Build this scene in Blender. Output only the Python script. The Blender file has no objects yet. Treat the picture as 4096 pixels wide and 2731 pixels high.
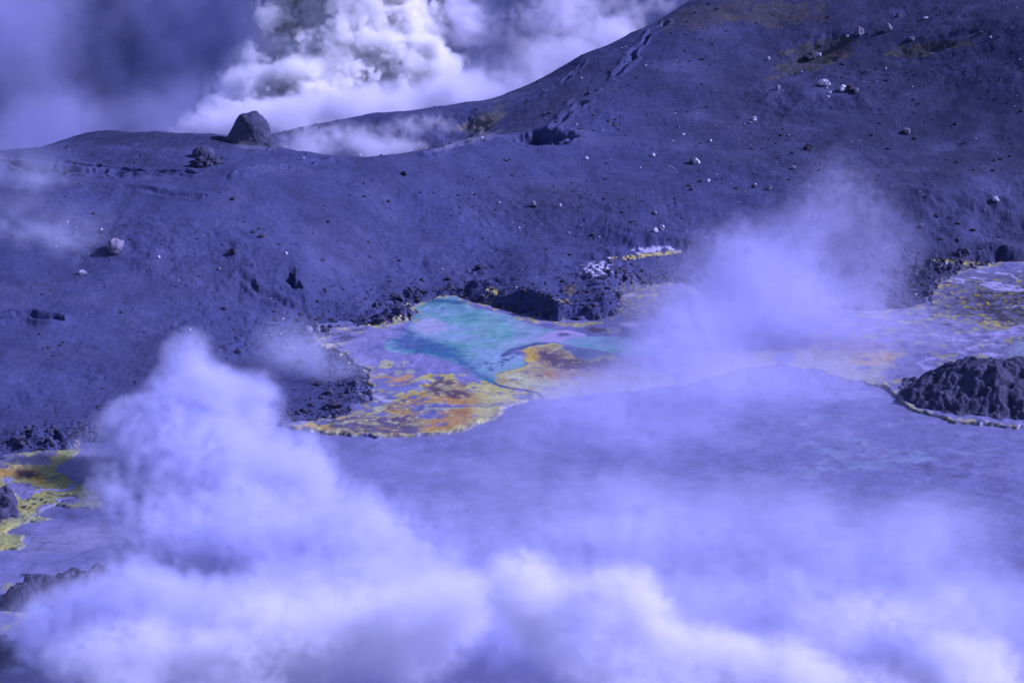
import bpy, bmesh, math, random
import numpy as np
from mathutils import Vector

SC = bpy.context.scene
COL = SC.collection
rng = np.random.default_rng(7)

# ------------------------------------------------------------------ camera
CAM_H = 110.0
TX = math.tan(math.radians(12.0))
TY = TX * 682 / 1024
PITCH = math.radians(15)
FW = np.array([0, math.cos(PITCH), -math.sin(PITCH)])
UPV = np.array([0, math.sin(PITCH), math.cos(PITCH)])
PW, PH = 2352.0, 1566.5

def ray(px, py):
    u = (px / PW - .5) * 2 * TX
    v = (.5 - py / PH) * 2 * TY
    return FW + u * np.array([1., 0, 0]) + v * UPV

def at_y(px, py, Y):
    d = ray(px, py)
    t = Y / d[1]
    return np.array([0, 0, CAM_H]) + d * t

def at_z(px, py, z=0.0):
    d = ray(px, py)
    t = (z - CAM_H) / d[2]
    return np.array([0, 0, CAM_H]) + d * t

def project(x, y, z=0.0):
    dz = z - CAM_H
    dep = y * FW[1] + dz * FW[2]
    u = x / dep
    v = (y * UPV[1] + dz * UPV[2]) / dep
    return (u / (2 * TX) + .5) * PW, (.5 - v / (2 * TY)) * PH

cam_d = bpy.data.cameras.new("camera")
cam = bpy.data.objects.new("camera", cam_d)
COL.objects.link(cam)
cam.location = (0, 0, CAM_H)
cam.rotation_euler = (math.radians(90) - PITCH, 0, 0)
cam_d.sensor_width = 36
cam_d.lens = 18 / TX
cam_d.clip_start = 1.0
cam_d.clip_end = 6000
SC.camera = cam

# ------------------------------------------------------------------ noise
def smooth(a, b, x):
    t = np.clip((x - a) / (b - a), 0, 1)
    return t * t * (3 - 2 * t)

def fft_noise(shape, cell, l_lo, l_hi, beta, seed):
    """tileable gaussian noise with unit variance; wavelengths l_hi (largest) .. l_lo (metres), amplitude ~ wavelength^beta."""
    r = np.random.default_rng(seed)
    n = r.standard_normal(shape).astype(np.float32)
    F = np.fft.rfftn(n)
    fr = [np.fft.fftfreq(s, cell) for s in shape[:-1]] + [np.fft.rfftfreq(shape[-1], cell)]
    k2 = 0
    for i, f in enumerate(fr):
        sh = [1] * len(shape)
        sh[i] = len(f)
        k2 = k2 + (f.reshape(sh)) ** 2
    k = np.sqrt(k2)
    k[k == 0] = 1e9
    dim = len(shape)
    amp = k ** (-(beta + dim / 2.0)) * np.exp(-(1.0 / (l_hi * k)) ** 4) * np.exp(-(k * l_lo) ** 2 * .5)
    out = np.fft.irfftn(F * amp, s=shape).astype(np.float32)
    out -= out.mean()
    out /= out.std() + 1e-9
    return out

class Tex:
    def __init__(self, n, cell, lo, hi, beta, seed):
        self.a = fft_noise((n, n), cell, lo, hi, beta, seed)
        self.n, self.cell = n, cell
    def __call__(self, x, y, rot=0.0):
        if rot:
            c, s = math.cos(rot), math.sin(rot)
            x, y = x * c - y * s, x * s + y * c
        fx, fy = np.asarray(x) / self.cell, np.asarray(y) / self.cell
        ix, iy = np.floor(fx).astype(np.int64), np.floor(fy).astype(np.int64)
        tx, ty = fx - ix, fy - iy
        tx = tx * tx * (3 - 2 * tx); ty = ty * ty * (3 - 2 * ty)
        n = self.n
        x0, x1, y0, y1 = ix % n, (ix + 1) % n, iy % n, (iy + 1) % n
        a = self.a
        return (a[x0, y0] * (1 - tx) + a[x1, y0] * tx) * (1 - ty) + (a[x0, y1] * (1 - tx) + a[x1, y1] * tx) * ty

T_big = Tex(512, 2.0, 20, 160, 1.0, 1)       # broad undulation
T_mid = Tex(1024, 0.6, 3, 40, 0.9, 2)        # hummocks
T_fine = Tex(1024, 0.18, .5, 8, 0.6, 3)      # lumps
T_tiny = Tex(1024, 0.12, .25, 2, 0.3, 4)
T_warp = Tex(1024, 0.25, .8, 14, 0.8, 5)
T_warp2 = Tex(1024, 0.25, .8, 14, 0.8, 6)
T_iso = Tex(1024, 0.2, .7, 5, 0.2, 8)

# ------------------------------------------------------------------ polygons
def poly_w(pts, z=0.0):
    return np.array([at_z(a, b, z)[:2] for a, b in pts])

def sdf_poly(x, y, P, closed=True):
    """signed distance (negative inside)"""
    x = np.asarray(x, dtype=np.float64); y = np.asarray(y, dtype=np.float64)
    d2 = np.full(x.shape, 1e18)
    ins = np.zeros(x.shape, bool)
    n = len(P)
    for i in range(n if closed else n - 1):
        ax, ay = P[i]; bx, by = P[(i + 1) % n]
        ex, ey = bx - ax, by - ay
        wx, wy = x - ax, y - ay
        t = np.clip((wx * ex + wy * ey) / (ex * ex + ey * ey + 1e-12), 0, 1)
        dx, dy = wx - t * ex, wy - t * ey
        d2 = np.minimum(d2, dx * dx + dy * dy)
        c = (ay > y) != (by > y)
        with np.errstate(divide='ignore', invalid='ignore'):
            xx = (bx - ax) * (y - ay) / (by - ay + 1e-12) + ax
        ins ^= c & (x < xx)
    d = np.sqrt(d2)
    return np.where(ins, -d, d) if closed else d

A_UP = [(655, 985), (690, 972), (760, 965), (800, 948), (845, 925), (852, 905), (848, 870), (835, 845), (800, 822), (760, 805), (722, 792),
        (718, 775), (755, 760), (800, 757), (850, 748), (900, 745), (935, 738), (946, 722), (952, 703), (975, 690), (1010, 684), (1050, 682),
        (1085, 696), (1120, 705), (1150, 712), (1200, 722), (1240, 732), (1290, 742), (1340, 740), (1380, 733), (1420, 722), (1426, 700),
        (1422, 680), (1460, 666), (1500, 655), (1560, 650), (1650, 690), (1800, 708), (1950, 712), (2080, 715), (2130, 700), (2145, 662),
        (2185, 636), (2215, 622), (2290, 606), (2420, 600)]
A_LO = [(2500, 1000), (2352, 983), (2280, 978), (2200, 970), (2140, 958), (2080, 935), (2045, 905), (2035, 890), (1990, 885),
        (1930, 868), (1880, 850), (1830, 842), (1780, 838), (1720, 842), (1650, 860), (1560, 885), (1450, 900), (1340, 906), (1280, 912),
        (1220, 922), (1170, 935), (1130, 965), (1060, 992), (1000, 1000), (930, 1006), (860, 1008), (800, 1000), (740, 992), (700, 987)]
SHORE = [(-1500, 1120), (-600, 1090), (0, 1056), (60, 1040), (110, 1034), (160, 1030), (240, 1012), (330, 1000), (450, 992), (560, 988)] + A_UP + [(2700, 590), (4200, 560)]
P_slope = np.vstack([poly_w(SHORE), [[900, 1400], [-900, 1400]]])
P_flat = poly_w(A_UP + [(2560, 640)] + A_LO)
B_POLY = [(-120, 1066), (0, 1056), (60, 1040), (110, 1034), (160, 1030), (185, 1030), (180, 1040), (145, 1058), (132, 1080), (180, 1110), (230, 1140),
          (250, 1159), (215, 1167), (160, 1166), (135, 1160), (118, 1168), (85, 1180), (118, 1194), (60, 1200), (28, 1215), (24, 1225), (58, 1238), (48, 1258), (10, 1268), (-120, 1290)]
P_left = poly_w(B_POLY)

# ------------------------------------------------------------------ terrain height
ctrl = []
def cp(px, py, Y):
    ctrl.append(at_y(px, py, Y))
def cw(x, y, z):
    ctrl.append(np.array([x, y, z], float))
for i, (a, b) in enumerate(SHORE):
    if i % 2 == 0:
        ctrl.append(at_z(a, b, 0.0))
for a, b, Y in [(-700, 350, 515), (-300, 345, 515), (0, 338, 515), (100, 333, 522), (150, 317, 538), (210, 291, 548), (300, 297, 548), (420, 313, 542), (520, 322, 535), (210, 378, 495),
                (50, 376, 490), (400, 376, 492), (520, 380, 488),
                (640, 352, 520), (700, 359, 517), (750, 362, 515), (810, 368, 510), (870, 374, 505), (930, 366, 510), (980, 347, 520), (1035, 330, 528), (1080, 320, 535),
                (1170, 314, 540), (1260, 300, 541), (880, 275, 582), (1000, 256, 586), (1100, 236, 590), (1200, 205, 595), (1260, 175, 598),
                (1300, 151, 600), (1340, 116, 604), (1380, 98, 608), (1420, 75, 611), (1500, 34, 620), (1560, -2, 630), (1640, -60, 640), (1900, -110, 640), (2352, -100, 630),
                (2900, -60, 610), (700, 297, 582), (560, 310, 582), (1500, 300, 540), (1800, 300, 538), (1800, 110, 588), (2100, 300, 533), (2100, 90, 575),
                (2352, 300, 522), (2352, 20, 568), (2700, 150, 530), (1500, 480, 487), (1800, 500, 480), (2150, 470, 485),
                (1000, 500, 480), (600, 600, 440), (200, 700, 415), (1250, 420, 505), (1500, 170, 575)]:
    cp(a, b, Y)
for px, Y, z in [(860, 545, 1), (960, 552, 2), (760, 548, 1), (640, 555, 2), (1050, 560, 6), (880, 640, -12), (600, 640, -16), (1200, 660, -8), (1500, 700, 10), (2000, 720, 20),
                 (2500, 700, 25), (200, 590, -6), (0, 570, -4), (-400, 580, -4), (400, 590, -4), (-400, 700, -20), (300, 700, -20), (900, 760, -20), (1500, 800, -10), (2400, 800, 5)]:
    p = at_y(px, 300, Y)
    cw(p[0], Y, z)
ctrl = np.array(ctrl)
CC, CZ = ctrl[:, :2] / 100.0, ctrl[:, 2]
def _phi(r2):
    return np.where(r2 > 1e-12, .5 * r2 * np.log(np.maximum(r2, 1e-12)), 0)
_n = len(CC)
_r2 = ((CC[:, None] - CC[None]) ** 2).sum(-1)
_A = np.zeros((_n + 3, _n + 3))
_A[:_n, :_n] = _phi(_r2) + np.eye(_n) * 1e-4
_A[:_n, _n] = 1; _A[:_n, _n + 1:] = CC
_A[_n, :_n] = 1; _A[_n + 1:, :_n] = CC.T
_w = np.linalg.solve(_A, np.concatenate([CZ, [0, 0, 0]]))
def base_h(x, y):
    X, Y = x / 100.0, y / 100.0
    z = _w[_n] + _w[_n + 1] * X + _w[_n + 2] * Y
    for i in range(_n):
        r2 = (X - CC[i, 0]) ** 2 + (Y - CC[i, 1]) ** 2
        z = z + _w[i] * _phi(r2)
    return z

def gz(x, y, px, py, Y, rx, ry):
    p = at_y(px, py, Y)
    return ((x - p[0]) / rx) ** 2 + ((y - p[1]) / ry) ** 2

GROOVE = []
FEAT = []   # (px, py, rx, ry, amp) filled once the base can be ray-cast
def height(x, y, detail=True):
    x = np.asarray(x, float); y = np.asarray(y, float)
    wx = T_warp(x, y) * .9 + T_mid(x * .6, y * .6) * 1.0
    wy = T_warp2(x, y) * .9 + T_mid(y * .6 + 70, x * .6) * 1.0
    d = -sdf_poly(x + wx * .45, y + wy * .8, P_slope)       # metres inland
    b = base_h(x, y)
    h = b * smooth(0, 22, d)
    near = np.exp(-np.clip(d, 0, None) / 16.0)
    px, py = project(x, y, 0.0)
    # bank strength varies along the shore
    bank = .7 + 1.0 * np.clip(T_mid(x * .5, y * .5 + 40), -1, 2)
    bank = np.clip(bank, .25, 3)
    bank = bank + 3.6 * np.exp(-((px - 1225) / 70) ** 2) * (np.abs(py - 700) < 90)
    bank = bank + 1.2 * np.exp(-((px - 1390) / 90) ** 2) * (np.abs(py - 700) < 90)
    bank = bank + 1.1 * smooth(2140, 2260, px) * (py < 700)
    bank = bank + .7 * np.exp(-((px - 60) / 140) ** 2) * (py > 900)
    bank = bank * (1 - .75 * smooth(690, 740, px) * smooth(900, 860, px))
    h = np.where(d > 0, h + bank * smooth(0.0, 2.4, d) * np.exp(-np.clip(d, 0, None) / 30.0), h)
    rough = near * smooth(0, 1.5, d)
    lump = np.abs(T_fine(x, y)) * .5 + np.abs(T_warp(x * 1.7, y * 1.7)) * .6
    cl = np.clip(T_mid(x * .8 + 9, y * .8) * .6 + .5, 0, 1.6)
    h = h + rough * cl * (lump * .40 + np.abs(T_mid(x * 2.5, y * 2.5)) * .40 - .2)
    h = h + smooth(3, 30, d) * (T_big(x, y) * .55 + T_mid(x, y) * .17 + T_mid(x * 2.1, y * 1.3 + 33) * .06)
    patch = smooth(.6, 1.6, T_big(x * 2.0 + 50, y * 2.0)) + smooth(.5, 1.6, T_mid(x * .45, y * .45 + 90)) * .7
    h = h + smooth(3, 20, d) * ((.005 + .028 * patch) * T_fine(x, y) + .05 * patch * np.abs(T_warp(x * 1.3, y * 1.3)))
    # little pits and pocks, as left by falling stones
    pk = smooth(1.75, 2.6, T_iso(x, y * .8))
    h = h - smooth(3, 10, d) * pk * .15
    for (fx, fy, rx, ry, amp, pw) in FEAT:
        q = ((x + wx * .7 - fx) / rx) ** 2 + ((y + wy * .9 - fy) / ry) ** 2
        h = h + amp * np.exp(-q ** pw)
    for P, wd, dp in GROOVE:
        g = sdf_poly(x + wx * .35, y + wy * .6, P, closed=False)
        h = h - .7 * dp * np.exp(-(g / wd) ** 2) + dp * .5 * np.exp(-((g - wd * 2) / wd) ** 2)
    R = np.hypot(x, y)
    h = h - np.clip(R - (605 + 55 * smooth(20, 90, x)), 0, None) * .38
    return np.where(d > 0, h, np.clip(d * .4, -1.2, 0) - .25)

def hit(px, py, z0=None):
    """where the line of sight meets the ground"""
    d = ray(px, py)
    ts = np.linspace(240, 800, 1400)
    X, Y, Z = d[0] * ts, d[1] * ts, CAM_H + d[2] * ts
    h = height(X, Y)
    s = np.nonzero(Z < np.maximum(h, 0))[0]
    i = s[0] if len(s) else len(ts) - 1
    return np.array([X[i], Y[i], max(h[i], 0)])

def feat(px, py, rx, ry, amp, pw=1.0):
    p = hit(px, py)
    FEAT.append((p[0], p[1], rx, ry, amp, pw))

for args in [(1235, 306, 7.0, 7.0, -5.5, 2.5), (672, 636, 1.5, 2.6, -2.4, 2.0), (1075, 290, 5, 6, -2.2, 1.5), (1880, 225, 14, 10, 2.2, 1.2), (1870, 330, 6, 7, -1.3, 1.0),
             (1900, 345, 6, 6, .9, 1.0), (1880, 112, 8, 6, -1.5, 1.5), (1845, 146, 7, 3.2, -1.2, 1.3), (2092, 118, 6, 3.5, -.9, 1.3), (2150, 106, 5, 3, -.9, 1.3), (320, 545, 9, 10, 1.5, 1.0), (300, 590, 7, 7, -.7, 1.0), (590, 575, 8, 8, 1.0, 1.0),
             (1980, 370, 7, 4, .8, 1), (2050, 440, 10, 6, .9, 1), (150, 400, 14, 6, 1.2, 1), (60, 395, 6, 2.5, -1.0, 1.5), (200, 405, 14, 2.5, -.9, 1.2), (300, 352, 14, 7, .8, 1),
             (500, 660, 12, 9, .9, 1), (700, 770, 9, 6, 1.0, 1), (900, 610, 16, 12, -1.0, 1), (1500, 555, 10, 6, 1.0, 1), (1500, 575, 8, 3.5, -1.3, 1.5), (620, 655, 12, 5, .8, 1),
             (1280, 640, 18, 8, 1.2, 1), (640, 700, 14, 8, -.8, 1)]:
    feat(*args)

for pts, wd, dp in [([(1530, 55), (1460, 115), (1405, 175)], .7, .9), ([(1365, 212), (1310, 240), (1262, 262)], .6, .8), ([(1345, 238), (1305, 262), (1272, 292)], .8, .9), ([(1330, 150), (1290, 190), (1230, 225)], .6, .6),
                    ([(150, 374), (250, 386), (330, 392), (450, 398)], .7, .8), ([(0, 372), (60, 394), (130, 402), (225, 406)], 1.0, 1.2), ([(560, 400), (640, 388), (740, 370)], .7, .9), ([(980, 355), (1040, 338), (1100, 325)], .8, .8),
                    ([(0, 735), (60, 728), (120, 735)], 1.0, 1.6), ([(560, 640), (610, 680), (660, 700)], .8, .7), ([(150, 445), (300, 430), (450, 448)], 1.2, .5)]:
    GROOVE.append((np.array([hit(a, b)[:2] for a, b in pts]), wd, dp))

# ------------------------------------------------------------------ mesh helpers
def grid_mesh(name, X, Y, Z, cols=None, smooth_=True):
    n, m = X.shape
    me = bpy.data.meshes.new(name)
    me.vertices.add(n * m)
    me.vertices.foreach_set("co", np.stack([X, Y, Z], -1).astype(np.float32).ravel())
    idx = np.arange(n * m).reshape(n, m)
    q = np.stack([idx[:-1, :-1], idx[1:, :-1], idx[1:, 1:], idx[:-1, 1:]], -1).reshape(-1, 4)
    return finish(me, q, cols, smooth_)

def finish(me, q, cols=None, smooth_=True):
    k = q.shape[1]
    me.loops.add(q.size)
    me.loops.foreach_set("vertex_index", q.astype(np.int32).ravel())
    me.polygons.add(len(q))
    me.polygons.foreach_set("loop_start", np.arange(0, q.size, k, dtype=np.int32))
    me.polygons.foreach_set("use_smooth", np.full(len(q), smooth_))
    for nm, c in (cols or {}).items():
        if c.ndim == 1:
            a = me.attributes.new(nm, 'FLOAT', 'POINT')
            a.data.foreach_set("value", c.astype(np.float32))
        else:
            a = me.attributes.new(nm, 'FLOAT_COLOR', 'POINT')
            a.data.foreach_set("color", np.concatenate([c, np.ones((len(c), 1))], 1).astype(np.float32).ravel())
    me.update(calc_edges=True)
    return me

def link(name, me, mat, kind=None, label=None, cat=None, group=None, parent=None):
    o = bpy.data.objects.new(name, me)
    if mat is not None:
        me.materials.append(mat)
    COL.objects.link(o)
    if kind: o['kind'] = kind
    if label: o['label'] = label
    if cat: o['category'] = cat
    if group: o['group'] = group
    if parent: o.parent = parent
    return o

# ------------------------------------------------------------------ materials
def new_mat(name):
    m = bpy.data.materials.new(name)
    m.use_nodes = True
    nt = m.node_tree
    b = nt.nodes["Principled BSDF"]
    return m, nt, b

def N(nt, typ, **kw):
    n = nt.nodes.new(typ)
    for k, v in kw.items():
        if k in n.inputs.keys():
            n.inputs[k].default_value = v
        else:
            setattr(n, k, v)
    return n

def ramp(nt, src, stops):
    r = nt.nodes.new('ShaderNodeValToRGB')
    e = r.color_ramp.elements
    while len(e) < len(stops): e.new(.5)
    for i, (p, c) in enumerate(stops):
        e[i].position = p
        e[i].color = (c, c, c, 1) if not hasattr(c, '__len__') else (*c, 1)
    nt.links.new(src, r.inputs[0])
    return r.outputs[0]

def mul(nt, a, b, typ='MULTIPLY', fac=1.0):
    m = nt.nodes.new('ShaderNodeMix'); m.data_type = 'RGBA'; m.blend_type = typ
    if hasattr(fac, 'is_linked'): nt.links.new(fac, m.inputs[0])
    else: m.inputs[0].default_value = fac
    for s, v in ((6, a), (7, b)):
        if hasattr(v, 'is_linked'): nt.links.new(v, m.inputs[s])
        else: m.inputs[s].default_value = (*v, 1)
    return m.outputs[2]

def bump(nt, b, hs, dist, strength=1.0, prev=None):
    n = nt.nodes.new('ShaderNodeBump')
    n.inputs['Strength'].default_value = strength
    n.inputs['Distance'].default_value = dist
    nt.links.new(hs, n.inputs['Height'])
    if prev is not None: nt.links.new(prev, n.inputs['Normal'])
    nt.links.new(n.outputs[0], b.inputs['Normal'])
    return n.outputs[0]

ASH = (.039, .046, .113)
def ground_mat(name, attr=True, base=ASH):
    m, nt, b = new_mat(name)
    tc = nt.nodes.new('ShaderNodeTexCoord')
    P = tc.outputs['Object']
    n1 = N(nt, 'ShaderNodeTexNoise', Scale=.06, Detail=5.0, Roughness=.6); nt.links.new(P, n1.inputs['Vector'])
    n2 = N(nt, 'ShaderNodeTexNoise', Scale=1.4, Detail=6.0, Roughness=.7); nt.links.new(P, n2.inputs['Vector'])
    n3 = N(nt, 'ShaderNodeTexNoise', Scale=.35, Detail=6.0, Roughness=.65); nt.links.new(P, n3.inputs['Vector'])
    if attr:
        a = N(nt, 'ShaderNodeAttribute', attribute_name='albedo')
        c = a.outputs['Color']
    else:
        rgb = nt.nodes.new('ShaderNodeRGB'); rgb.outputs[0].default_value = (*base, 1); c = rgb.outputs[0]
    c = mul(nt, c, ramp(nt, n1.outputs[0], [(.3, .82), (.7, 1.18)]))
    c = mul(nt, c, ramp(nt, n2.outputs[0], [(.3, .8), (.7, 1.2)]))
    c = mul(nt, c, ramp(nt, n3.outputs[0], [(.3, .9), (.7, 1.12)]))
    nt.links.new(c, b.inputs['Base Color'])
    b.inputs['Roughness'].default_value = .95
    b.inputs['Specular IOR Level'].default_value = .15
    v = bump(nt, b, n2.outputs[0], .15, .6)
    n4 = N(nt, 'ShaderNodeTexNoise', Scale=4.0, Detail=4.0, Roughness=.7); nt.links.new(P, n4.inputs['Vector'])
    bump(nt, b, n4.outputs[0], .07, .6, v)
    return m

M_ground = ground_mat('volcanic_ash')
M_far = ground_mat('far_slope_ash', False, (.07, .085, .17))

# ------------------------------------------------------------------ ground sheet
def px_patch(x, y, px, py, poly, warp=1.0, z=None):
    """signed distance in metres to a patch outlined on flat ground, with a natural ragged edge"""
    return sdf_poly(x + T_warp(x, y) * .5 * warp, y + T_warp2(x, y) * .9 * warp, poly)

def build_ground():
    az = np.concatenate([np.linspace(-30, -13.2, 60)[:-1], np.linspace(-13.2, 13.2, 1250), np.linspace(13.2, 30, 60)[1:]])
    rr = np.concatenate([np.linspace(60, 325, 60)[:-1], np.linspace(325, 640, 760), np.linspace(640, 820, 50)[1:]])
    A, R = np.meshgrid(np.radians(az), rr)
    X, Y = R * np.sin(A), R * np.cos(A)
    x, y = X.ravel(), Y.ravel()
    Z = np.empty(x.shape)
    for s in range(0, len(x), 200000):
        Z[s:s + 200000] = height(x[s:s + 200000], y[s:s + 200000])
    alb = np.tile(np.array(ASH), (len(x), 1))
    px, py = project(x, y, Z)
    def tint(mask, col):
        mm = np.clip(mask, 0, 1)[:, None]
        alb[:] = alb * (1 - mm) + np.array(col) * mm
    n1 = T_fine(x, y); n2 = T_warp(x, y); n3 = T_iso(x, y)
    # general toning of the slope, darker towards the right
    tint(.75 * smooth(5, 85, x + T_big(x, y) * 12), (.024, .027, .060))
    tint(.35 * smooth(0, 2, T_big(x * 1.5, y)), (.045, .046, .092))
    tint(.45 * smooth(.3, 1.8, T_mid(x, y + 20)), (.062, .066, .14))
    vis = (Y.ravel() > 300)
    def ell(cx, cy, rx, ry, ang=0.0):
        c, s = math.cos(ang), math.sin(ang)
        dx, dy = px - cx, py - cy
        u, v = dx * c + dy * s, -dx * s + dy * c
        return np.sqrt((u / rx) ** 2 + (v / ry) ** 2) + .16 * n2 + .10 * n1
    # olive stained vents high on the right
    OL = (.048, .044, .036)
    for (cx, cy, rx, ry, a) in [(1895, 118, 78, 26, -.12), (1850, 146, 70, 15, -.3), (2092, 118, 46, 12, -.1), (2160, 103, 60, 11, -.1)]:
        e = ell(cx, cy, rx, ry, a)
        tint(smooth(1.12, .85, e) * (.65 + .3 * n3), OL)
        tint(smooth(.75, .45, e), (.045, .042, .06))
        tint((smooth(1.15, 1.0, e) * smooth(.82, .95, e)) * smooth(0, 1, n3) * .7, (.10, .085, .04))
    e = ell(1640, 30, 120, 30, -.2); tint(smooth(1.1, .7, e) * .7, (.055, .05, .065))
    e = ell(1790, 30, 110, 30, 0); tint(smooth(1.1, .7, e) * .4, (.085, .075, .05))
    tint(smooth(1.1, .8, ell(330, 316, 230, 22, .06)) * .7, (.020, .024, .060))  # shadow of the steam on the left ridge flank, put into the albedo
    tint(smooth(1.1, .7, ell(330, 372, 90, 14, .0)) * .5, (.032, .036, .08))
    # yellowish flank by the hollow
    e = ell(1110, 278, 60, 26, -.5); tint(smooth(1.1, .5, e) * .6, (.15, .14, .09))
    e = ell(1080, 322, 90, 10, -.25); tint(smooth(1.1, .5, e) * .5, (.15, .15, .22))
    # pale and yellow salts in gullies
    SAL, YEL, ORA = (.34, .33, .46), (.36, .31, .09), (.42, .22, .06)
    for (cx, cy, rx, ry, a, col) in [(1375, 616, 38, 16, -.15, SAL), (1500, 574, 55, 8, -.05, SAL), (1480, 586, 60, 6, -.1, YEL), (1133, 668, 16, 12, -.4, YEL), (1118, 690, 22, 7, -.7, (.22, .2, .1)),
                                     (2180, 606, 24, 5, 0, SAL), (2215, 602, 60, 4, .1, YEL), (2300, 640, 60, 6, 0, (.2, .18, .08)),
                                     (1298, 690, 14, 5, .3, (.25, .2, .07)), (1310, 668, 20, 14, 0, (.12, .1, .08))]:
        e = ell(cx, cy, rx, ry, a)
        tint(smooth(1.05, .9, e) * smooth(-.9, .1, n3), col)
    # sulphur crust along the foot of the bank
    d = -sdf_poly(x + n2 * .5, y + T_warp2(x, y) * .8, P_slope)
    w = smooth(-.2, 1.0, T_mid(x * 1.2, y * 1.2)) * .9 + .2
    tint(((d < 1.2) & (d > -3)) * smooth(1.2, .3, d + n1 * .5) * w * smooth(-.8, .3, n3), (.36, .33, .16))
    del px, py
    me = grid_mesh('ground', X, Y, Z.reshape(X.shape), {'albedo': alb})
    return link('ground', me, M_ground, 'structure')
build_ground()

# ------------------------------------------------------------------ far mountain side
def build_far():
    xs = np.linspace(-700, 700, 420)
    ys = np.linspace(790, 1600, 240)
    X, Y = np.meshgrid(xs, ys)
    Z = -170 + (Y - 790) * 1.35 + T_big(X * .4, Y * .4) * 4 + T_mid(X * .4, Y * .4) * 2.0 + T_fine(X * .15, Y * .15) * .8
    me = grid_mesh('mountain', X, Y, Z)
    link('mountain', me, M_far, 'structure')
build_far()

# ------------------------------------------------------------------ mineral flats, pool and lake
def T4(pts): return [(631.6 + .3662 * a, 631.6 + .3662 * b) for a, b in pts]     # sketch coordinates of the central basin
def T5(pts): return [(1435.5 + .3896 * a, 516.8 + .3896 * b) for a, b in pts]    # right basin
def TL(pts): return [(.1648 * a, 1004.9 + .1648 * b) for a, b in pts]            # left bay

LAV, LAVP, LAVW = (.23, .24, .46), (.38, .37, .64), (.58, .56, .80)
TURQ, TEAL, NAVY = (.26, .55, .53), (.08, .34, .36), (.05, .15, .34)
YEL, YELP, ORA, BRO = (.64, .62, .16), (.56, .58, .34), (.52, .27, .09), (.12, .09, .15)
CREAM = (.58, .52, .36)

class Painter:
    def __init__(s, x, y, base):
        s.x, s.y = x, y
        s.c = np.tile(np.array(base, float), (len(x), 1))
        s.w1, s.w2 = T_warp(x, y), T_warp2(x, y)
        s.f1, s.f2 = T_fine(x, y), T_fine(y + 31, x)
        s.i = T_iso(x, y * .8)
        s.t = T_tiny(x, y)
    def sub(s, P, warp, R=6):
        lo, hi = P.min(0) - R, P.max(0) + R
        k = (s.x > lo[0]) & (s.x < hi[0]) & (s.y > lo[1]) & (s.y < hi[1])
        ix = np.nonzero(k)[0]
        return ix, s.x[ix] + (s.w1[ix] * .55 + s.f1[ix] * .22) * warp * .34, s.y[ix] + (s.w2[ix] * .7 + s.f2[ix] * .3) * warp * .34
    def d_poly(s, pts, warp=1.0):
        P = poly_w(pts); ix, x, y = s.sub(P, warp)
        return ix, sdf_poly(x, y, P)
    def d_line(s, pts, warp=1.0):
        P = poly_w(pts); ix, x, y = s.sub(P, warp)
        return ix, sdf_poly(x, y, P, closed=False)
    def mix(s, ix, m, col):
        m = np.clip(m, 0, 1)[:, None]
        s.c[ix] = s.c[ix] * (1 - m) + np.array(col) * m
    def fill(s, pts, col, soft=.25, warp=1.0, op=1.0, tex=0.0):
        ix, d = s.d_poly(pts, warp)
        soft = soft * 1.5 + .1
        m = smooth(soft, -soft, d + s.t[ix] * .06 * soft + s.i[ix] * .22 * soft) * op
        if tex: m = m * smooth(-1.2 + tex, .3 + tex, s.f1[ix] * .7 + s.i[ix] * .6)
        s.mix(ix, m, col)
    def ell(s, cx, cy, rx, ry, col, soft=.2, warp=1.0, op=1.0, tex=0.0, n=14, T=None):
        pts = [(cx + rx * math.cos(2 * math.pi * k / n), cy + ry * math.sin(2 * math.pi * k / n)) for k in range(n)]
        s.fill(T(pts) if T else pts, col, soft, warp, op, tex)
    def line(s, pts, col, w=.5, warp=1.0, op=1.0, soft=.25):
        ix, d = s.d_line(pts, warp)
        s.mix(ix, smooth(w + soft, w - soft, d) * op, col)
    def nest(s, pts, cols, widths, warp=1.0, jit=.5):
        """bands of colour that follow the rim inwards, as minerals settle"""
        ix, d = s.d_poly(pts, warp)
        d = d + jit * s.f2[ix]
        s.mix(ix, smooth(.15, -.15, d), cols[0])
        for c, w_ in zip(cols[1:], widths):
            s.mix(ix, smooth(-w_ + .35, -w_ - .35, d), c)
    def speck(s, pts, col, th=1.2, op=1.0, soft=.5, src=None):
        ix, d = s.d_poly(pts, .5)
        v = (s.i if src is None else src)[ix]
        s.mix(ix, smooth(soft, -soft, d) * smooth(th, th + .35, v) * op, col)

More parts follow.
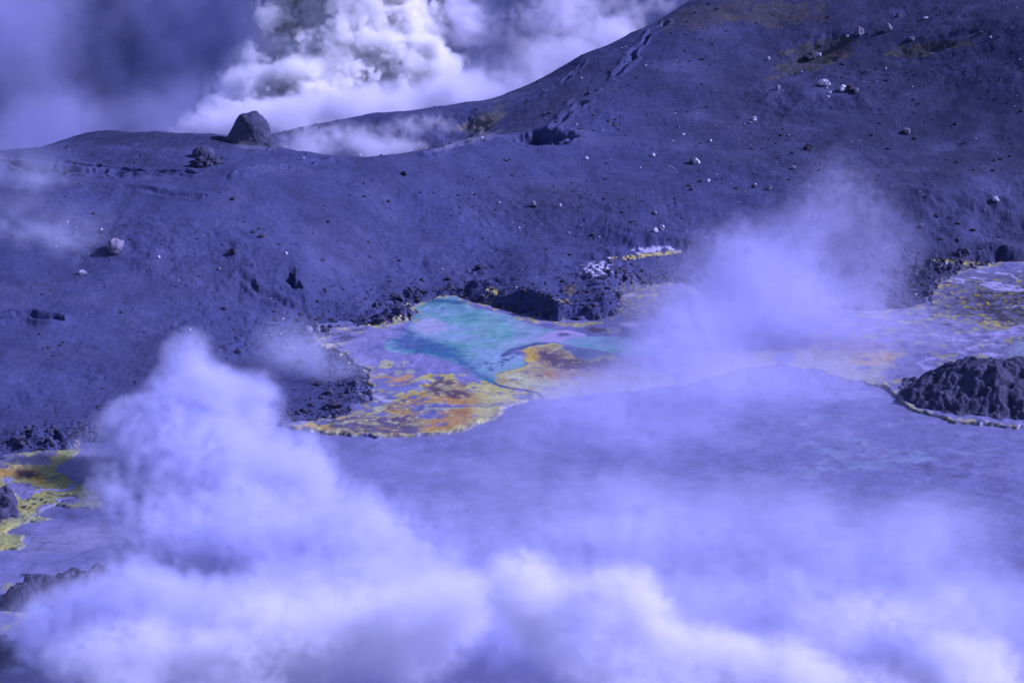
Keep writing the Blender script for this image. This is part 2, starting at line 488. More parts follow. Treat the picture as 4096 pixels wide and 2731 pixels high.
def paint_flat(x, y):
    p = Painter(x, y, LAV)
    F = T4
    every = np.arange(len(x))
    big = T_mid(x * .7, y * .9); med = T_warp(x * .35, y * .6 + 17)
    p.mix(every, smooth(.2, 1.6, big) * .35, LAVP)
    p.mix(every, smooth(.2, 1.8, -big) * .4, (.17, .17, .36))
    # ---- central basin
    p.fill(F([(250, 440), (400, 350), (560, 340), (830, 290), (850, 330), (800, 400), (700, 430), (560, 440), (480, 500), (380, 480)]), LAVP, 1.2, 1.5, .6)
    p.fill(F([(240, 460), (300, 370), (500, 350), (620, 330), (560, 380), (470, 440), (420, 490), (330, 480)]), (.10, .10, .19), .5, 1.5, .9, .3)
    for q in [(290, 410, 40, 30), (330, 455, 60, 12), (440, 440, 50, 9), (430, 485, 50, 7), (450, 355, 60, 9), (690, 325, 60, 9), (760, 310, 40, 9), (520, 375, 40, 9)]:
        p.ell(*q, CREAM, .2, 1.8, 1, .35, T=F)
    # turquoise pool
    pool = F([(905, 190), (960, 158), (1040, 148), (1120, 148), (1190, 165), (1215, 200), (1320, 235), (1400, 240), (1480, 265), (1560, 300), (1640, 325), (1720, 340),
              (1800, 350), (1860, 365), (1930, 385), (2150, 390), (2400, 400), (2500, 470), (2300, 505), (2140, 492), (1990, 462), (1850, 440), (1760, 425), (1680, 425), (1600, 435), (1550, 455),
              (1490, 480), (1440, 515), (1500, 505), (1550, 510), (1578, 535), (1565, 560), (1520, 588), (1440, 605), (1400, 640), (1385, 690), (1330, 692), (1280, 665), (1225, 632),
              (1215, 600), (1170, 580), (1100, 556), (1000, 518), (900, 498), (830, 505), (740, 495), (680, 470), (700, 430), (780, 400), (840, 330), (860, 240)])
    ix, d = p.d_poly(pool, .8)
    pm = smooth(.25, -.25, d)
    p.mix(ix, pm, TURQ)
    n1 = T_warp(x * .45 + 11, y * .7)[ix]; n2 = T_fine(x * .5, y * .8 + 5)[ix]; n3 = T_mid(x * 1.4, y * 1.6 + 8)[ix]
    p.mix(ix, pm * smooth(.0, 1.4, n1 + n3 * .5) * .7, (.36, .50, .72))
    p.mix(ix, pm * smooth(.2, 1.5, -n1 + n2 * .5) * .75, (.10, .42, .42))
    soft = dict(soft=2.6, warp=2.2)
    p.fill(F([(930, 165), (1190, 170), (1300, 235), (1240, 262), (1120, 240), (1010, 250), (940, 235)]), TEAL, op=.8, tex=.2, **soft)
    p.fill(F([(930, 160), (1200, 165), (1215, 195), (1100, 185), (1000, 175), (930, 190)]), (.05, .14, .32), .9, 1, .9)
    p.fill(F([(1400, 255), (1560, 300), (1740, 350), (1850, 375), (1700, 400), (1560, 440), (1460, 490), (1420, 460), (1560, 380), (1480, 310)]), (.45, .50, .74), 1.8, 1.2, .75)
    p.fill(F([(820, 350), (900, 400), (1010, 420), (1110, 460), (1190, 520), (1270, 590), (1350, 650), (1370, 690), (1320, 692), (1240, 640), (1180, 585), (1080, 545), (980, 510), (890, 495),
              (820, 480), (780, 440), (790, 390)]), NAVY, 1.6, 1.3, .9)
    p.fill(F([(820, 250), (900, 240), (860, 330), (870, 400), (940, 470), (800, 480), (700, 450), (780, 400), (830, 320)]), (.10, .16, .42), 1.6, 1.3, .7)
    p.fill(F([(850, 340), (880, 290), (960, 270), (1060, 300), (1080, 350), (1000, 385), (900, 385)]), LAVW, .8, 1.6, .8)
    p.fill(F([(1290, 560), (1400, 520), (1480, 520), (1540, 520), (1565, 545), (1500, 585), (1420, 610), (1390, 650), (1330, 640)]), (.40, .55, .74), 1.0, 1, .65)
    p.speck(F([(1260, 570), (1420, 500), (1560, 450), (1580, 480), (1480, 540), (1440, 600), (1400, 640), (1330, 600)]), (.07, .13, .30), .5, .85)
    p.line(F([(1440, 518), (1490, 488), (1560, 456), (1640, 430), (1720, 424)]), (.09, .12, .28), .75, 1, .9, .5)
    # salt crust spit on the far side of the pool
    p.fill(F([(1630, 410), (1700, 372), (1760, 347), (1850, 345), (1900, 360), (1945, 378), (1925, 395), (1850, 405), (1800, 425), (1710, 420)]), (.55, .48, .78), .25, 1.2)
    p.ell(1808, 373, 38, 13, (.14, .13, .28), .3, 1, 1, T=F)
    p.ell(1808, 376, 18, 6, (.36, .33, .50), .3, 1, 1, T=F)
    p.fill(F([(1215, 170), (1330, 205), (1470, 245), (1600, 275), (1760, 320), (1750, 345), (1640, 320), (1500, 262), (1400, 238), (1250, 215)]), (.20, .19, .42), .4, 1.2, .9)
    for q in [(1560, 275, 60, 8), (1620, 290, 40, 8), (1800, 305, 60, 14), (1930, 310, 60, 18), (2100, 350, 60, 18), (1290, 190, 40, 7), (1440, 225, 60, 6)]:
        p.ell(*q, YEL, .2, 2.2, 1, .3, T=F)
    p.ell(2010, 345, 50, 18, BRO, .5, 1.5, 1, T=F)
    p.ell(1860, 285, 60, 10, BRO, .4, 1.5, 1, T=F)
    # lilac tongue left of the channel
    p.fill(F([(600, 600), (560, 560), (520, 520), (620, 480), (700, 480), (760, 500), (900, 500), (1000, 520), (1100, 560), (1180, 585), (1210, 610), (1290, 670), (1340, 692), (1200, 690), (1100, 660),
              (1000, 640), (900, 600), (760, 560)]), (.30, .29, .56), .3, .8, .9)
    # island of sulphur on the right
    isl = F([(1385, 672), (1400, 645), (1440, 608), (1520, 592), (1572, 566), (1582, 540), (1572, 510), (1560, 472), (1590, 455), (1640, 445), (1700, 438), (1780, 452), (1850, 490), (1900, 520),
             (1980, 525), (2060, 508), (2130, 515), (2220, 560), (2350, 600), (2500, 640), (2500, 700), (2200, 730), (1960, 745), (1880, 752), (1800, 765), (1740, 780), (1690, 790), (1672, 760),
             (1640, 738), (1560, 722), (1470, 712), (1410, 700)])
    p.fill([(a + 1, b) for a, b in isl], YELP, .25, .7)
    p.nest(isl, [(.66, .62, .20), YELP], [1.0], .7, .5)
    p.fill(F([(1600, 600), (1560, 620), (1640, 580), (1640, 520), (1600, 480), (1650, 455), (1760, 460), (1850, 505), (1990, 540), (2150, 530), (2300, 600), (2200, 660), (1950, 680), (1800, 660), (1700, 655), (1620, 650)]),
           (.48, .32, .22), 1.3, 2.0, .9)
    p.fill(F([(1640, 470), (1720, 450), (1770, 475), (1850, 520), (1980, 550), (2100, 530), (2200, 580), (2050, 600), (1900, 600), (1800, 590), (1720, 560), (1640, 540), (1620, 500)]), (.15, .10, .17), .7, 2.0, .95)
    p.fill(F([(1570, 520), (1560, 480), (1620, 455), (1640, 500), (1640, 540), (1600, 560)]), (.68, .46, .06), .5, 1.5, .9)
    p.speck(F([(1600, 640), (1640, 540), (1760, 520), (2000, 560), (2000, 640), (1750, 660)]), (.16, .11, .17), .2, .6, .8, p.f1)
    p.speck(isl, (.6, .42, .15), 1.5, .9, .2)
    p.ell(1745, 632, 36, 20, (.62, .31, .07), .6, 1.5, .95, T=F)
    p.fill(F([(1850, 500), (1790, 455), (1900, 460), (2050, 480), (2130, 505), (2060, 512), (1980, 535), (1900, 530)]), (.16, .22, .38), .4, 1.0, .95)
    for q in [(1930, 600, 22, 6), (1890, 640, 20, 7), (1905, 637, 16, 6), (1860, 650, 8, 4), (1780, 640, 7, 3), (1800, 690, 9, 4), (1700, 705, 10, 4), (1500, 760, 14, 5)]:
        p.ell(*q, LAV, .12, .8, 1, T=F)
    # lower delta of sulphur and iron
    low = F([(905, 665), (960, 628), (1040, 630), (1110, 650), (1150, 675), (1230, 695), (1330, 702), (1420, 712), (1520, 735), (1600, 745), (1640, 760), (1650, 795), (1540, 800), (1440, 806),
             (1395, 828), (1440, 860), (1480, 878), (1400, 918), (1320, 955), (1220, 985), (1090, 1000), (950, 1015), (800, 1030), (650, 1025), (480, 1015), (330, 1000), (180, 985), (90, 970),
             (200, 940), (330, 930), (400, 905), (500, 885), (600, 885), (690, 880), (725, 830), (700, 800), (760, 775), (830, 745), (930, 715), (950, 690)])
    p.nest(low, [(.60, .56, .26), YEL, (.62, .36, .09)], [.6, 1.9], 1.0, 1.1)
    p.fill(F([(1160, 690), (1420, 712), (1640, 760), (1650, 795), (1440, 806), (1395, 828), (1480, 878), (1320, 955), (1180, 990), (1230, 900), (1200, 830), (1270, 790), (1200, 740)]), (.64, .62, .24), .9, 1.5, .95)
    p.fill(F([(950, 700), (1000, 675), (1070, 650), (1110, 675), (1170, 695), (1205, 750), (1190, 790), (1100, 790), (1010, 770), (960, 745)]), (.13, .085, .12), .5, 2.0, .95)
    p.fill(F([(700, 860), (760, 790), (900, 755), (960, 790), (1080, 800), (1240, 800), (1260, 820), (1100, 812), (960, 800), (860, 830), (820, 880), (740, 900)]), (.44, .27, .14), .4, 1.6, .8, .1)
    p.fill(F([(760, 800), (850, 770), (900, 800), (840, 850), (740, 870), (700, 850)]), (.17, .11, .15), .35, 2.2, .85, .2)
    p.fill(F([(340, 925), (520, 880), (640, 905), (760, 900), (880, 878), (935, 915), (935, 970), (900, 1000), (760, 1012), (600, 1005), (450, 995), (340, 975)]), (.13, .11, .20), .6, 1.2, .95)
    p.fill(F([(1110, 850), (1200, 850), (1215, 900), (1190, 945), (1090, 960), (1000, 970), (930, 955), (930, 920), (1040, 908), (1080, 890)]), (.54, .29, .10), .8, 1.6, .95)
    p.ell(1240, 800, 60, 14, (.66, .34, .06), .6, 1.5, .8, T=F)
    p.speck(F([(340, 925), (520, 880), (720, 870), (900, 870), (940, 920), (850, 945), (700, 950), (500, 960), (400, 950)]), CREAM, .55, .95)
    p.speck(F([(650, 830), (800, 770), (900, 790), (850, 900), (700, 920)]), (.56, .40, .20), .6, .9)
    p.speck(F([(950, 690), (1200, 690), (1260, 790), (1000, 800)]), (.62, .42, .16), 1.3, .8)
    for q in [(870, 776, 36, 10), (900, 800, 30, 5), (800, 800, 22, 7), (935, 790, 26, 5), (970, 955, 17, 5), (1020, 950, 12, 4), (1060, 945, 24, 7), (990, 905, 70, 8), (1240, 718, 14, 6), (1010, 655, 34, 12), (1040, 697, 26, 7)]:
        p.ell(*q, (.17, .18, .42) if q[0] != 1040 else YELP, .15, 1.2, 1, T=F)
    p.fill(F([(890, 820), (1000, 812), (1180, 828), (1290, 832), (1330, 838), (1180, 842), (1080, 850), (1010, 880), (1100, 885), (1040, 895), (900, 905), (860, 870), (830, 855)]), (.17, .19, .44), .25, 1.2, .95)
    p.line(F([(940, 845), (1050, 858), (1150, 846)]), YELP, .35, 1.5, .9)
    p.line(F([(1270, 830), (1330, 838), (1400, 820), (1440, 806)]), (.14, .15, .32), .25, .8, .9)
    p.line(F([(1385, 695), (1470, 714), (1560, 724), (1640, 742), (1672, 765), (1672, 792)]), (.10, .12, .28), .55, .8, .95)
    p.fill(F([(1500, 760), (1600, 745), (1650, 760), (1660, 790), (1600, 790), (1520, 785)]), (.16, .18, .34), .4, 1, .9)
    p.ell(1638, 768, 16, 22, YELP, .2, .6, 1, T=F)
    for a_, col, th in ((p.w1, (.48, .50, .24), .9), (p.f2, (.20, .20, .42), 1.1), (p.w2, (.50, .34, .16), 1.0), (p.i, (.56, .55, .30), 1.1)):
        p.speck(low, col, th, .6, .3, a_); p.speck(isl, col, th + .2, .5, .3, a_)
    # loose sulphur flowers on the lilac mud
    for q in [(690, 575, 52, 24, YELP), (800, 570, 34, 20, (.46, .46, .40)), (770, 625, 30, 16, (.46, .46, .36)), (850, 622, 36, 18, (.46, .46, .36)), (660, 632, 30, 8, (.5, .44, .32)), (1175, 633, 26, 8, YELP),
              (720, 740, 26, 5, (.5, .44, .3)), (650, 845, 36, 10, YELP), (680, 825, 20, 6, YELP), (670, 770, 16, 6, YELP)]:
        p.ell(*q[:4], q[4], .2, 1.5, .95, T=F)
    p.ell(712, 575, 10, 5, ORA, .15, .5, 1, T=F)
    p.ell(790, 572, 14, 10, LAV, .15, .8, 1, T=F)
    p.line(F([(620, 662), (690, 650), (760, 655), (830, 645), (845, 655), (770, 665), (700, 682)]), (.60, .36, .15), .55, 1.8, .95)
    p.line(F([(735, 702), (800, 695), (870, 675)]), (.58, .42, .18), .4, 1.0, .95)
    p.line(F([(600, 760), (650, 775), (700, 802)]), LAVW, .6, 1.2, .8)
    # ---- right basin
    F = T5
    p.fill(F([(0, 400), (200, 360), (420, 380), (700, 560), (1300, 560), (1800, 540), (2500, 500), (2500, 1100), (1600, 960), (1300, 700), (500, 700), (0, 640)]), (.20, .20, .36), 2.0, 1, .7)
    p.fill(F([(0, 380), (250, 360), (300, 470), (100, 560), (0, 600)]), (.22, .21, .30), 1, 1.5, .9)
    p.speck(F([(-20, 400), (260, 340), (320, 480), (80, 560)]), (.55, .46, .15), .7, .9)
    for q in [(30, 415, 30, 10), (40, 590, 50, 16)]: p.ell(*q, LAVW, .4, 1.5, .8, T=F)
    p.fill(F([(1750, 380), (1950, 300), (2400, 260), (2500, 640), (2150, 620), (2060, 560), (1850, 540), (1760, 520)]), (.17, .17, .28), .8, 1.5, .9)
    p.fill(F([(1930, 480), (2000, 410), (2150, 390), (2300, 400), (2500, 380), (2500, 610), (2250, 600), (2130, 590), (2080, 530), (1980, 500)]), (.035, .03, .045), .5, 1.8, .9, .15)
    p.speck(F([(1780, 470), (1900, 330), (2400, 300), (2500, 640), (2100, 620), (1850, 540)]), (.42, .36, .05), .85, .95)
    p.speck(F([(1780, 470), (1900, 330), (2400, 300), (2500, 640), (2100, 620), (1850, 540)]), (.03, .03, .04), 1.0, .9, .5, p.f1)
    for pl in [[(1860, 340), (1950, 330), (2030, 345)], [(2040, 320), (2110, 330), (2170, 355), (2240, 370), (2340, 385)], [(2110, 295), (2200, 290), (2330, 330)], [(2130, 360), (2220, 395), (2300, 385)],
               [(2300, 490), (2352, 480)], [(2250, 280), (2330, 275)]]:
        p.line(F(pl), (.50, .47, .74), .55, 3.5, .85)
    p.fill(F([(2060, 310), (2160, 318), (2250, 355), (2340, 380), (2250, 392), (2150, 372)]), (.50, .47, .74), .3, 3, .8, .25)
    reg = F([(1250, 520), (1750, 500), (1950, 540), (2450, 560), (2450, 830), (2000, 830), (1700, 780), (1500, 700), (1150, 640)])
    p.speck(reg, (.40, .36, .14), 1.0, .75, .8, p.f1); p.speck(reg, (.10, .10, .20), 1.0, .55, .8, p.w1); p.speck(reg, (.40, .38, .62), 1.3, .6, .8, p.f2)
    for q in [(1720, 590, 70, 16), (1960, 575, 60, 14), (2060, 640, 60, 10), (2180, 610, 90, 14), (1620, 620, 60, 10), (1900, 790, 70, 14), (2060, 820, 60, 12), (2300, 700, 50, 30), (1780, 740, 50, 10)]:
        p.ell(*q, (.40, .38, .14), .3, 4.5, .8, .45, T=F)
    for q in [(2000, 520, 70, 16), (2220, 520, 90, 22), (2120, 440, 70, 14), (2320, 430, 60, 20), (1900, 600, 40, 8)]:
        p.ell(*q, (.05, .045, .07), .3, 4.0, .9, .25, T=F)
    # cream shelf above the lake edge
    p.fill(F([(300, 900), (520, 830), (720, 755), (900, 738), (1010, 742), (1120, 700), (1280, 700), (1420, 735), (1630, 752), (1590, 800), (1540, 860), (1490, 900), (1520, 925), (1440, 950), (1370, 955), (1240, 920),
              (1130, 875), (1000, 838), (900, 825), (780, 832), (650, 858), (480, 930), (300, 980)]), (.52, .49, .36), .9, 2.2, .8, .0)
    p.fill(F([(1150, 715), (1250, 690), (1350, 680), (1500, 690), (1540, 720), (1400, 745), (1280, 745)]), (.34, .20, .24), .8, 2, .8)
    p.fill(F([(1340, 760), (1480, 755), (1620, 765), (1560, 820), (1420, 835), (1340, 810)]), (.66, .46, .22), .8, 1.5, .8)
    p.ell(932, 788, 62, 36, (.30, .29, .55), .4, 1, .95, T=F)
    for q in [(1285, 798, 20, 8), (1360, 790, 14, 6), (1425, 790, 28, 9), (1400, 850, 60, 14), (1210, 730, 60, 10), (1130, 830, 12, 4), (1470, 660, 30, 12)]:
        p.ell(*q, LAV, .3, 1.5, .9, T=F)
    for q in [(1410, 528, 70, 14), (1500, 545, 60, 14), (1660, 578, 44, 14), (1340, 596, 30, 12), (1400, 620, 30, 7), (1800, 560, 44, 12), (1560, 530, 40, 8), (1920, 550, 40, 16), (1840, 535, 40, 8), (2140, 560, 30, 12),
              (1330, 655, 60, 12), (1460, 655, 70, 14), (1590, 650, 60, 6), (1700, 625, 18, 10), (1755, 686, 26, 4), (1800, 706, 12, 4), (2110, 600, 60, 10), (2220, 590, 90, 14), (1950, 620, 22, 6), (1880, 625, 20, 5),
              (1080, 600, 60, 10), (1120, 650, 90, 8), (1860, 830, 40, 14), (2110, 815, 50, 8), (2250, 712, 34, 22), (2300, 800, 60, 26), (2290, 760, 40, 8), (1620, 930, 50, 12), (1540, 950, 30, 8)]:
        p.ell(*q, (.52, .46, .12), .18, 2.4, .95, .25, T=F)
    for q in [(1790, 545, 60, 8), (1880, 560, 40, 7), (2190, 540, 70, 22), (2240, 560, 80, 16)]:
        p.ell(*q, (.06, .05, .08), .3, 2.2, .9, .2, T=F)
    for pl in [[(1840, 650), (1900, 680), (1990, 700), (2080, 700), (2150, 680), (2220, 640), (2380, 615)], [(2070, 655), (2130, 665), (2230, 632), (2360, 605)], [(1940, 760), (2050, 745), (2150, 720), (2220, 705)],
               [(1740, 825), (1760, 800), (1800, 800)], [(1745, 835), (1790, 855), (1870, 852)], [(2110, 770), (2150, 760), (2200, 770)], [(1700, 560), (1760, 555)], [(1900, 575), (1960, 585)]]:
        p.line(F(pl), (.46, .43, .72), .55, 3.5, .8, .5)
    p.fill(F([(2080, 660), (2200, 640), (2400, 610), (2400, 660), (2250, 670), (2140, 690)]), (.42, .40, .68), .8, 3, .8, .2)
    p.fill(F([(1850, 640), (1960, 660), (2100, 690), (2080, 720), (1960, 720), (1870, 680)]), (.38, .36, .62), .8, 3, .7, .2)
    p.fill(F([(2230, 720), (2400, 700), (2400, 790), (2260, 780)]), (.30, .36, .52), .6, 2, .8)
    # pale salt rim where the crust breaks off into the lake, and along the bank
    ix, d = p.d_poly([*A_UP, (2560, 640), *A_LO], 0.0)
    low_edge = sdf_poly(x[ix] + p.w1[ix] * .3, y[ix] + p.w2[ix] * .4, poly_w(A_LO), closed=False)
    p.mix(ix, smooth(1.5, .5, low_edge + .8 * p.f1[ix] + .5 * np.abs(p.w1[ix])) * smooth(-1.2, .2, p.i[ix]) * .95 * (.35 + .65 * np.clip(smooth(1230, 1130, project(x[ix], y[ix], 0)[0]) + smooth(1960, 2040, project(x[ix], y[ix], 0)[0]), 0, 1)), (.60, .56, .30))
    ppx, _ = project(x[ix], y[ix], 0)
    crust = np.clip(smooth(1230, 1130, ppx) + smooth(1960, 2040, ppx), 0, 1)
    p.mix(ix, smooth(.5, .1, low_edge + .2 * p.f2[ix]) * .7 * crust, (.12, .12, .20))
    up_edge = sdf_poly(x[ix] + p.w1[ix] * .4, y[ix] + p.w2[ix] * .7, poly_w(A_UP), closed=False)
    p.mix(ix, smooth(1.7, .5, up_edge + .9 * p.f1[ix]) * smooth(-.7, .6, p.i[ix]) * .9, (.55, .48, .20))
    # fine grain of every crust, none on open water
    wet = np.zeros(len(x)); ixp, dp = p.d_poly(pool, .8); wet[ixp] = smooth(.25, -.25, dp)
    p.c *= (1 + (1 - wet) * (.10 * np.clip(p.t, -2, 2) + .06 * np.clip(p.f1, -2, 2)))[:, None]
    wet = np.maximum(wet, .35 * (p.c[:, 2] > p.c[:, 0] * 1.5))
    return np.clip(p.c * .55, .01, .85), wet

def mud_mat(name, rough=.55, bdist=.05):
    m, nt, b = new_mat(name)
    tc = nt.nodes.new('ShaderNodeTexCoord'); P = tc.outputs['Object']
    a = N(nt, 'ShaderNodeAttribute', attribute_name='albedo')
    mp = nt.nodes.new('ShaderNodeMapping'); mp.inputs['Scale'].default_value = (1, .7, 1); nt.links.new(P, mp.inputs[0])
    n1 = N(nt, 'ShaderNodeTexNoise', Scale=2.2, Detail=7.0, Roughness=.7, Distortion=.6); nt.links.new(mp.outputs[0], n1.inputs['Vector'])
    n2 = N(nt, 'ShaderNodeTexNoise', Scale=.25, Detail=6.0, Roughness=.65, Distortion=1.2); nt.links.new(mp.outputs[0], n2.inputs['Vector'])
    wt = N(nt, 'ShaderNodeAttribute', attribute_name='wet')
    dry = nt.nodes.new('ShaderNodeMath'); dry.operation = 'MULTIPLY_ADD'; dry.inputs[1].default_value = -.85; dry.inputs[2].default_value = 1.0
    nt.links.new(wt.outputs['Fac'], dry.inputs[0])
    c = mul(nt, a.outputs['Color'], ramp(nt, n1.outputs[0], [(.3, .82), (.7, 1.15)]), fac=dry.outputs[0])
    c = mul(nt, c, ramp(nt, n2.outputs[0], [(.3, .88), (.7, 1.1)]))
    nt.links.new(c, b.inputs['Base Color'])
    r = ramp(nt, n2.outputs[0], [(.3, rough - .1), (.7, rough + .15)])
    rr_ = nt.nodes.new('ShaderNodeMath'); rr_.operation = 'MULTIPLY_ADD'; rr_.inputs[1].default_value = -.38
    nt.links.new(wt.outputs['Fac'], rr_.inputs[0]); nt.links.new(r, rr_.inputs[2])
    nt.links.new(rr_.outputs[0], b.inputs['Roughness'])
    b.inputs['Specular IOR Level'].default_value = .3
    hh = nt.nodes.new('ShaderNodeMath'); hh.operation = 'MULTIPLY'; nt.links.new(n1.outputs[0], hh.inputs[0]); nt.links.new(dry.outputs[0], hh.inputs[1])
    bump(nt, b, hh.outputs[0], bdist, .8)
    return m
M_mud = mud_mat('mineral_mud', .6, .07)
M_lake = mud_mat('lake_mud', .5, .04)
M_pool = mud_mat('pool_water', .3, .008)

def build_flat():
    xs = np.arange(-42, 112, .2); ys = np.concatenate([np.arange(338, 480, .3)])
    X, Y = np.meshgrid(xs, ys)
    x, y = X.ravel(), Y.ravel()
    d = sdf_poly(x + T_warp(x, y) * .35 + T_fine(x, y) * .16, y + T_warp2(x, y) * .5 + T_fine(y, x) * .2, P_flat)
    lo = sdf_poly(x + T_warp(x, y) * .3, y + T_warp2(x, y) * .4, poly_w(A_LO), closed=False)
    z = .34 + .05 * T_warp(x, y) + .02 * T_fine(x, y)
    ppx, _ = project(x, y, 0)
    crust = np.clip(smooth(1230, 1130, ppx) + smooth(1960, 2040, ppx), 0, 1)
    z = z * (.3 + .7 * crust) + .17 * crust * smooth(2.2, .3, lo) * np.clip(.5 + .6 * T_fine(x, y), 0, 1.4)
    z = np.where(d > 0, -.6, z * smooth(0, -.25 - .8 * (1 - crust), d) + .02)
    c, wet = paint_flat(x, y)
    z = z - wet * .02
    keep = (d < 1.0).reshape(X.shape)
    idx = np.arange(x.size).reshape(X.shape)
    k = keep[:-1, :-1] | keep[1:, 1:] | keep[1:, :-1] | keep[:-1, 1:]
    q = np.stack([idx[:-1, :-1][k], idx[:-1, 1:][k], idx[1:, 1:][k], idx[1:, :-1][k]], -1)
    used = np.unique(q); rem = np.zeros(x.size, np.int64); rem[used] = np.arange(len(used))
    me = bpy.data.meshes.new('mineral_flat')
    me.vertices.add(len(used)); me.vertices.foreach_set('co', np.stack([x, y, z], -1)[used].astype(np.float32).ravel())
    finish(me, rem[q], {'albedo': c[used], 'wet': wet[used]})
    link('mineral_flat', me, M_mud, 'structure')
build_flat()

def build_left_bay():
    xs = np.arange(-88, -52, .11); ys = np.arange(293, 352, .22)
    X, Y = np.meshgrid(xs, ys); x, y = X.ravel(), Y.ravel()
    d = sdf_poly(x + T_warp(x, y) * .3 + T_fine(x, y) * .12, y + T_warp2(x, y) * .4 + T_fine(y, x) * .15, P_left)
    z = .26 + .05 * T_warp(x, y) + .03 * T_fine(x, y) + .10 * smooth(0, 1.5, T_iso(x, y))
    z = np.where(d > 0, -.6, z * smooth(0, -.4, d) + .02)
    p = Painter(x, y, (.44, .46, .17)); F = TL
    al = np.arange(len(x))
    p.mix(al, smooth(0, 1.5, T_mid(x * 2, y * 2)) * .6, (.36, .38, .28))
    p.mix(al, smooth(.3, 1.6, p.w1) * .5, (.58, .50, .12))
    p.fill(F([(0, 250), (300, 250), (420, 270), (700, 150), (780, 210), (700, 290), (800, 420), (560, 400), (350, 400), (0, 380), (-300, 300)]), (.19, .19, .33), .3, 1.5, .95)
    p.fill(F([(0, 380), (200, 400), (400, 440), (300, 460), (0, 470), (-300, 440)]), (.17, .17, .32), .3, 1.6, .9)
    for q in [(340, 265, 60, 20, YEL), (200, 350, 90, 26, YEL), (260, 435, 110, 18, (.60, .48, .10)), (900, 235, 180, 30, YELP), (130, 400, 60, 12, (.58, .4, .1))]:
        p.ell(*q[:4], q[4], .15, 1.6, .95, .2, T=F)
    p.fill(F([(-200, 470), (100, 480), (380, 450), (500, 480), (620, 560), (560, 600), (300, 600), (100, 560), (-200, 560)]), (.50, .30, .07), .5, 1.5, .9)
    p.fill(F([(180, 520), (240, 480), (400, 480), (500, 490), (530, 560), (400, 590), (230, 585)]), (.08, .055, .07), .4, 1.5, .95)
    p.speck(F([(180, 500), (520, 480), (540, 590), (220, 590)]), (.6, .5, .2), 1.3, .95)
    p.fill(F([(470, 590), (560, 570), (630, 600), (640, 650), (520, 660)]), (.58, .38, .07), .6, 1.2, .9)
    p.fill(F([(80, 680), (200, 650), (330, 640), (440, 655), (505, 710), (500, 790), (430, 850), (330, 872), (260, 850), (190, 760)]), (.24, .23, .42), .12, .8)
    p.fill(F([(20, 600), (60, 575), (170, 572), (180, 600), (160, 650), (90, 665)]), (.42, .40, .66), .12, .8)
    p.fill(F([(510, 700), (560, 682), (620, 705), (640, 740), (540, 740)]), (.15, .18, .26), .2, 1)
    p.line(F([(450, 770), (520, 790), (640, 745), (760, 750), (860, 768), (960, 745), (1020, 700), (1090, 668)]), (.36, .35, .68), .42, .7)
    p.line(F([(600, 740), (700, 745), (850, 765)]), LAVW, .22, .7)
    p.line(F([(640, 580), (720, 585), (860, 560)]), (.10, .10, .2), .22, .8)
    p.fill(F([(760, 880), (840, 850), (930, 828), (1040, 840), (1105, 870), (1100, 910), (1000, 945), (900, 935), (780, 925)]), (.30, .28, .50), .12, .8)
    p.fill(F([(770, 880), (840, 850), (960, 830), (1060, 850), (900, 880), (850, 905), (780, 915)]), (.52, .48, .74), .2, .9)
    p.line(F([(840, 830), (960, 815), (1060, 835), (1110, 880)]), (.05, .05, .08), .14, .7)
    p.line(F([(660, 800), (740, 830), (860, 820), (930, 805)]), (.05, .05, .06), .13, .9)
    p.speck(F([(400, 850), (760, 850), (760, 980), (500, 1000), (200, 1100), (100, 1050)]), (.04, .035, .05), .6, .95)
    p.fill(F([(440, 1110), (560, 1040), (560, 1000), (640, 960), (840, 940), (980, 970), (760, 1110)]), (.26, .25, .44), .2, 1.2)
    p.fill(F([(-200, 1080), (200, 1080), (320, 1110), (200, 1130), (-200, 1120)]), (.10, .10, .2), .3, 1.5, .9)
    p.fill(F([(-300, 860), (100, 1150), (60, 1250), (-300, 1300)]), (.12, .10, .12), .5, 1.5, .9, .1)
    e = sdf_poly(x, y, P_left, closed=True)
    p.mix(al, smooth(-.7, -.1, e + .25 * p.f1) * .7, (.25, .26, .22))
    p.c *= (1 + .10 * np.clip(p.t, -2, 2) + .06 * np.clip(p.f1, -2, 2))[:, None]
    me = grid_mesh('mineral_flat', X, Y, z.reshape(X.shape), {'albedo': np.clip(p.c * .55, .01, .8)})
    link('mineral_flat', me, M_mud, 'structure')
build_left_bay()

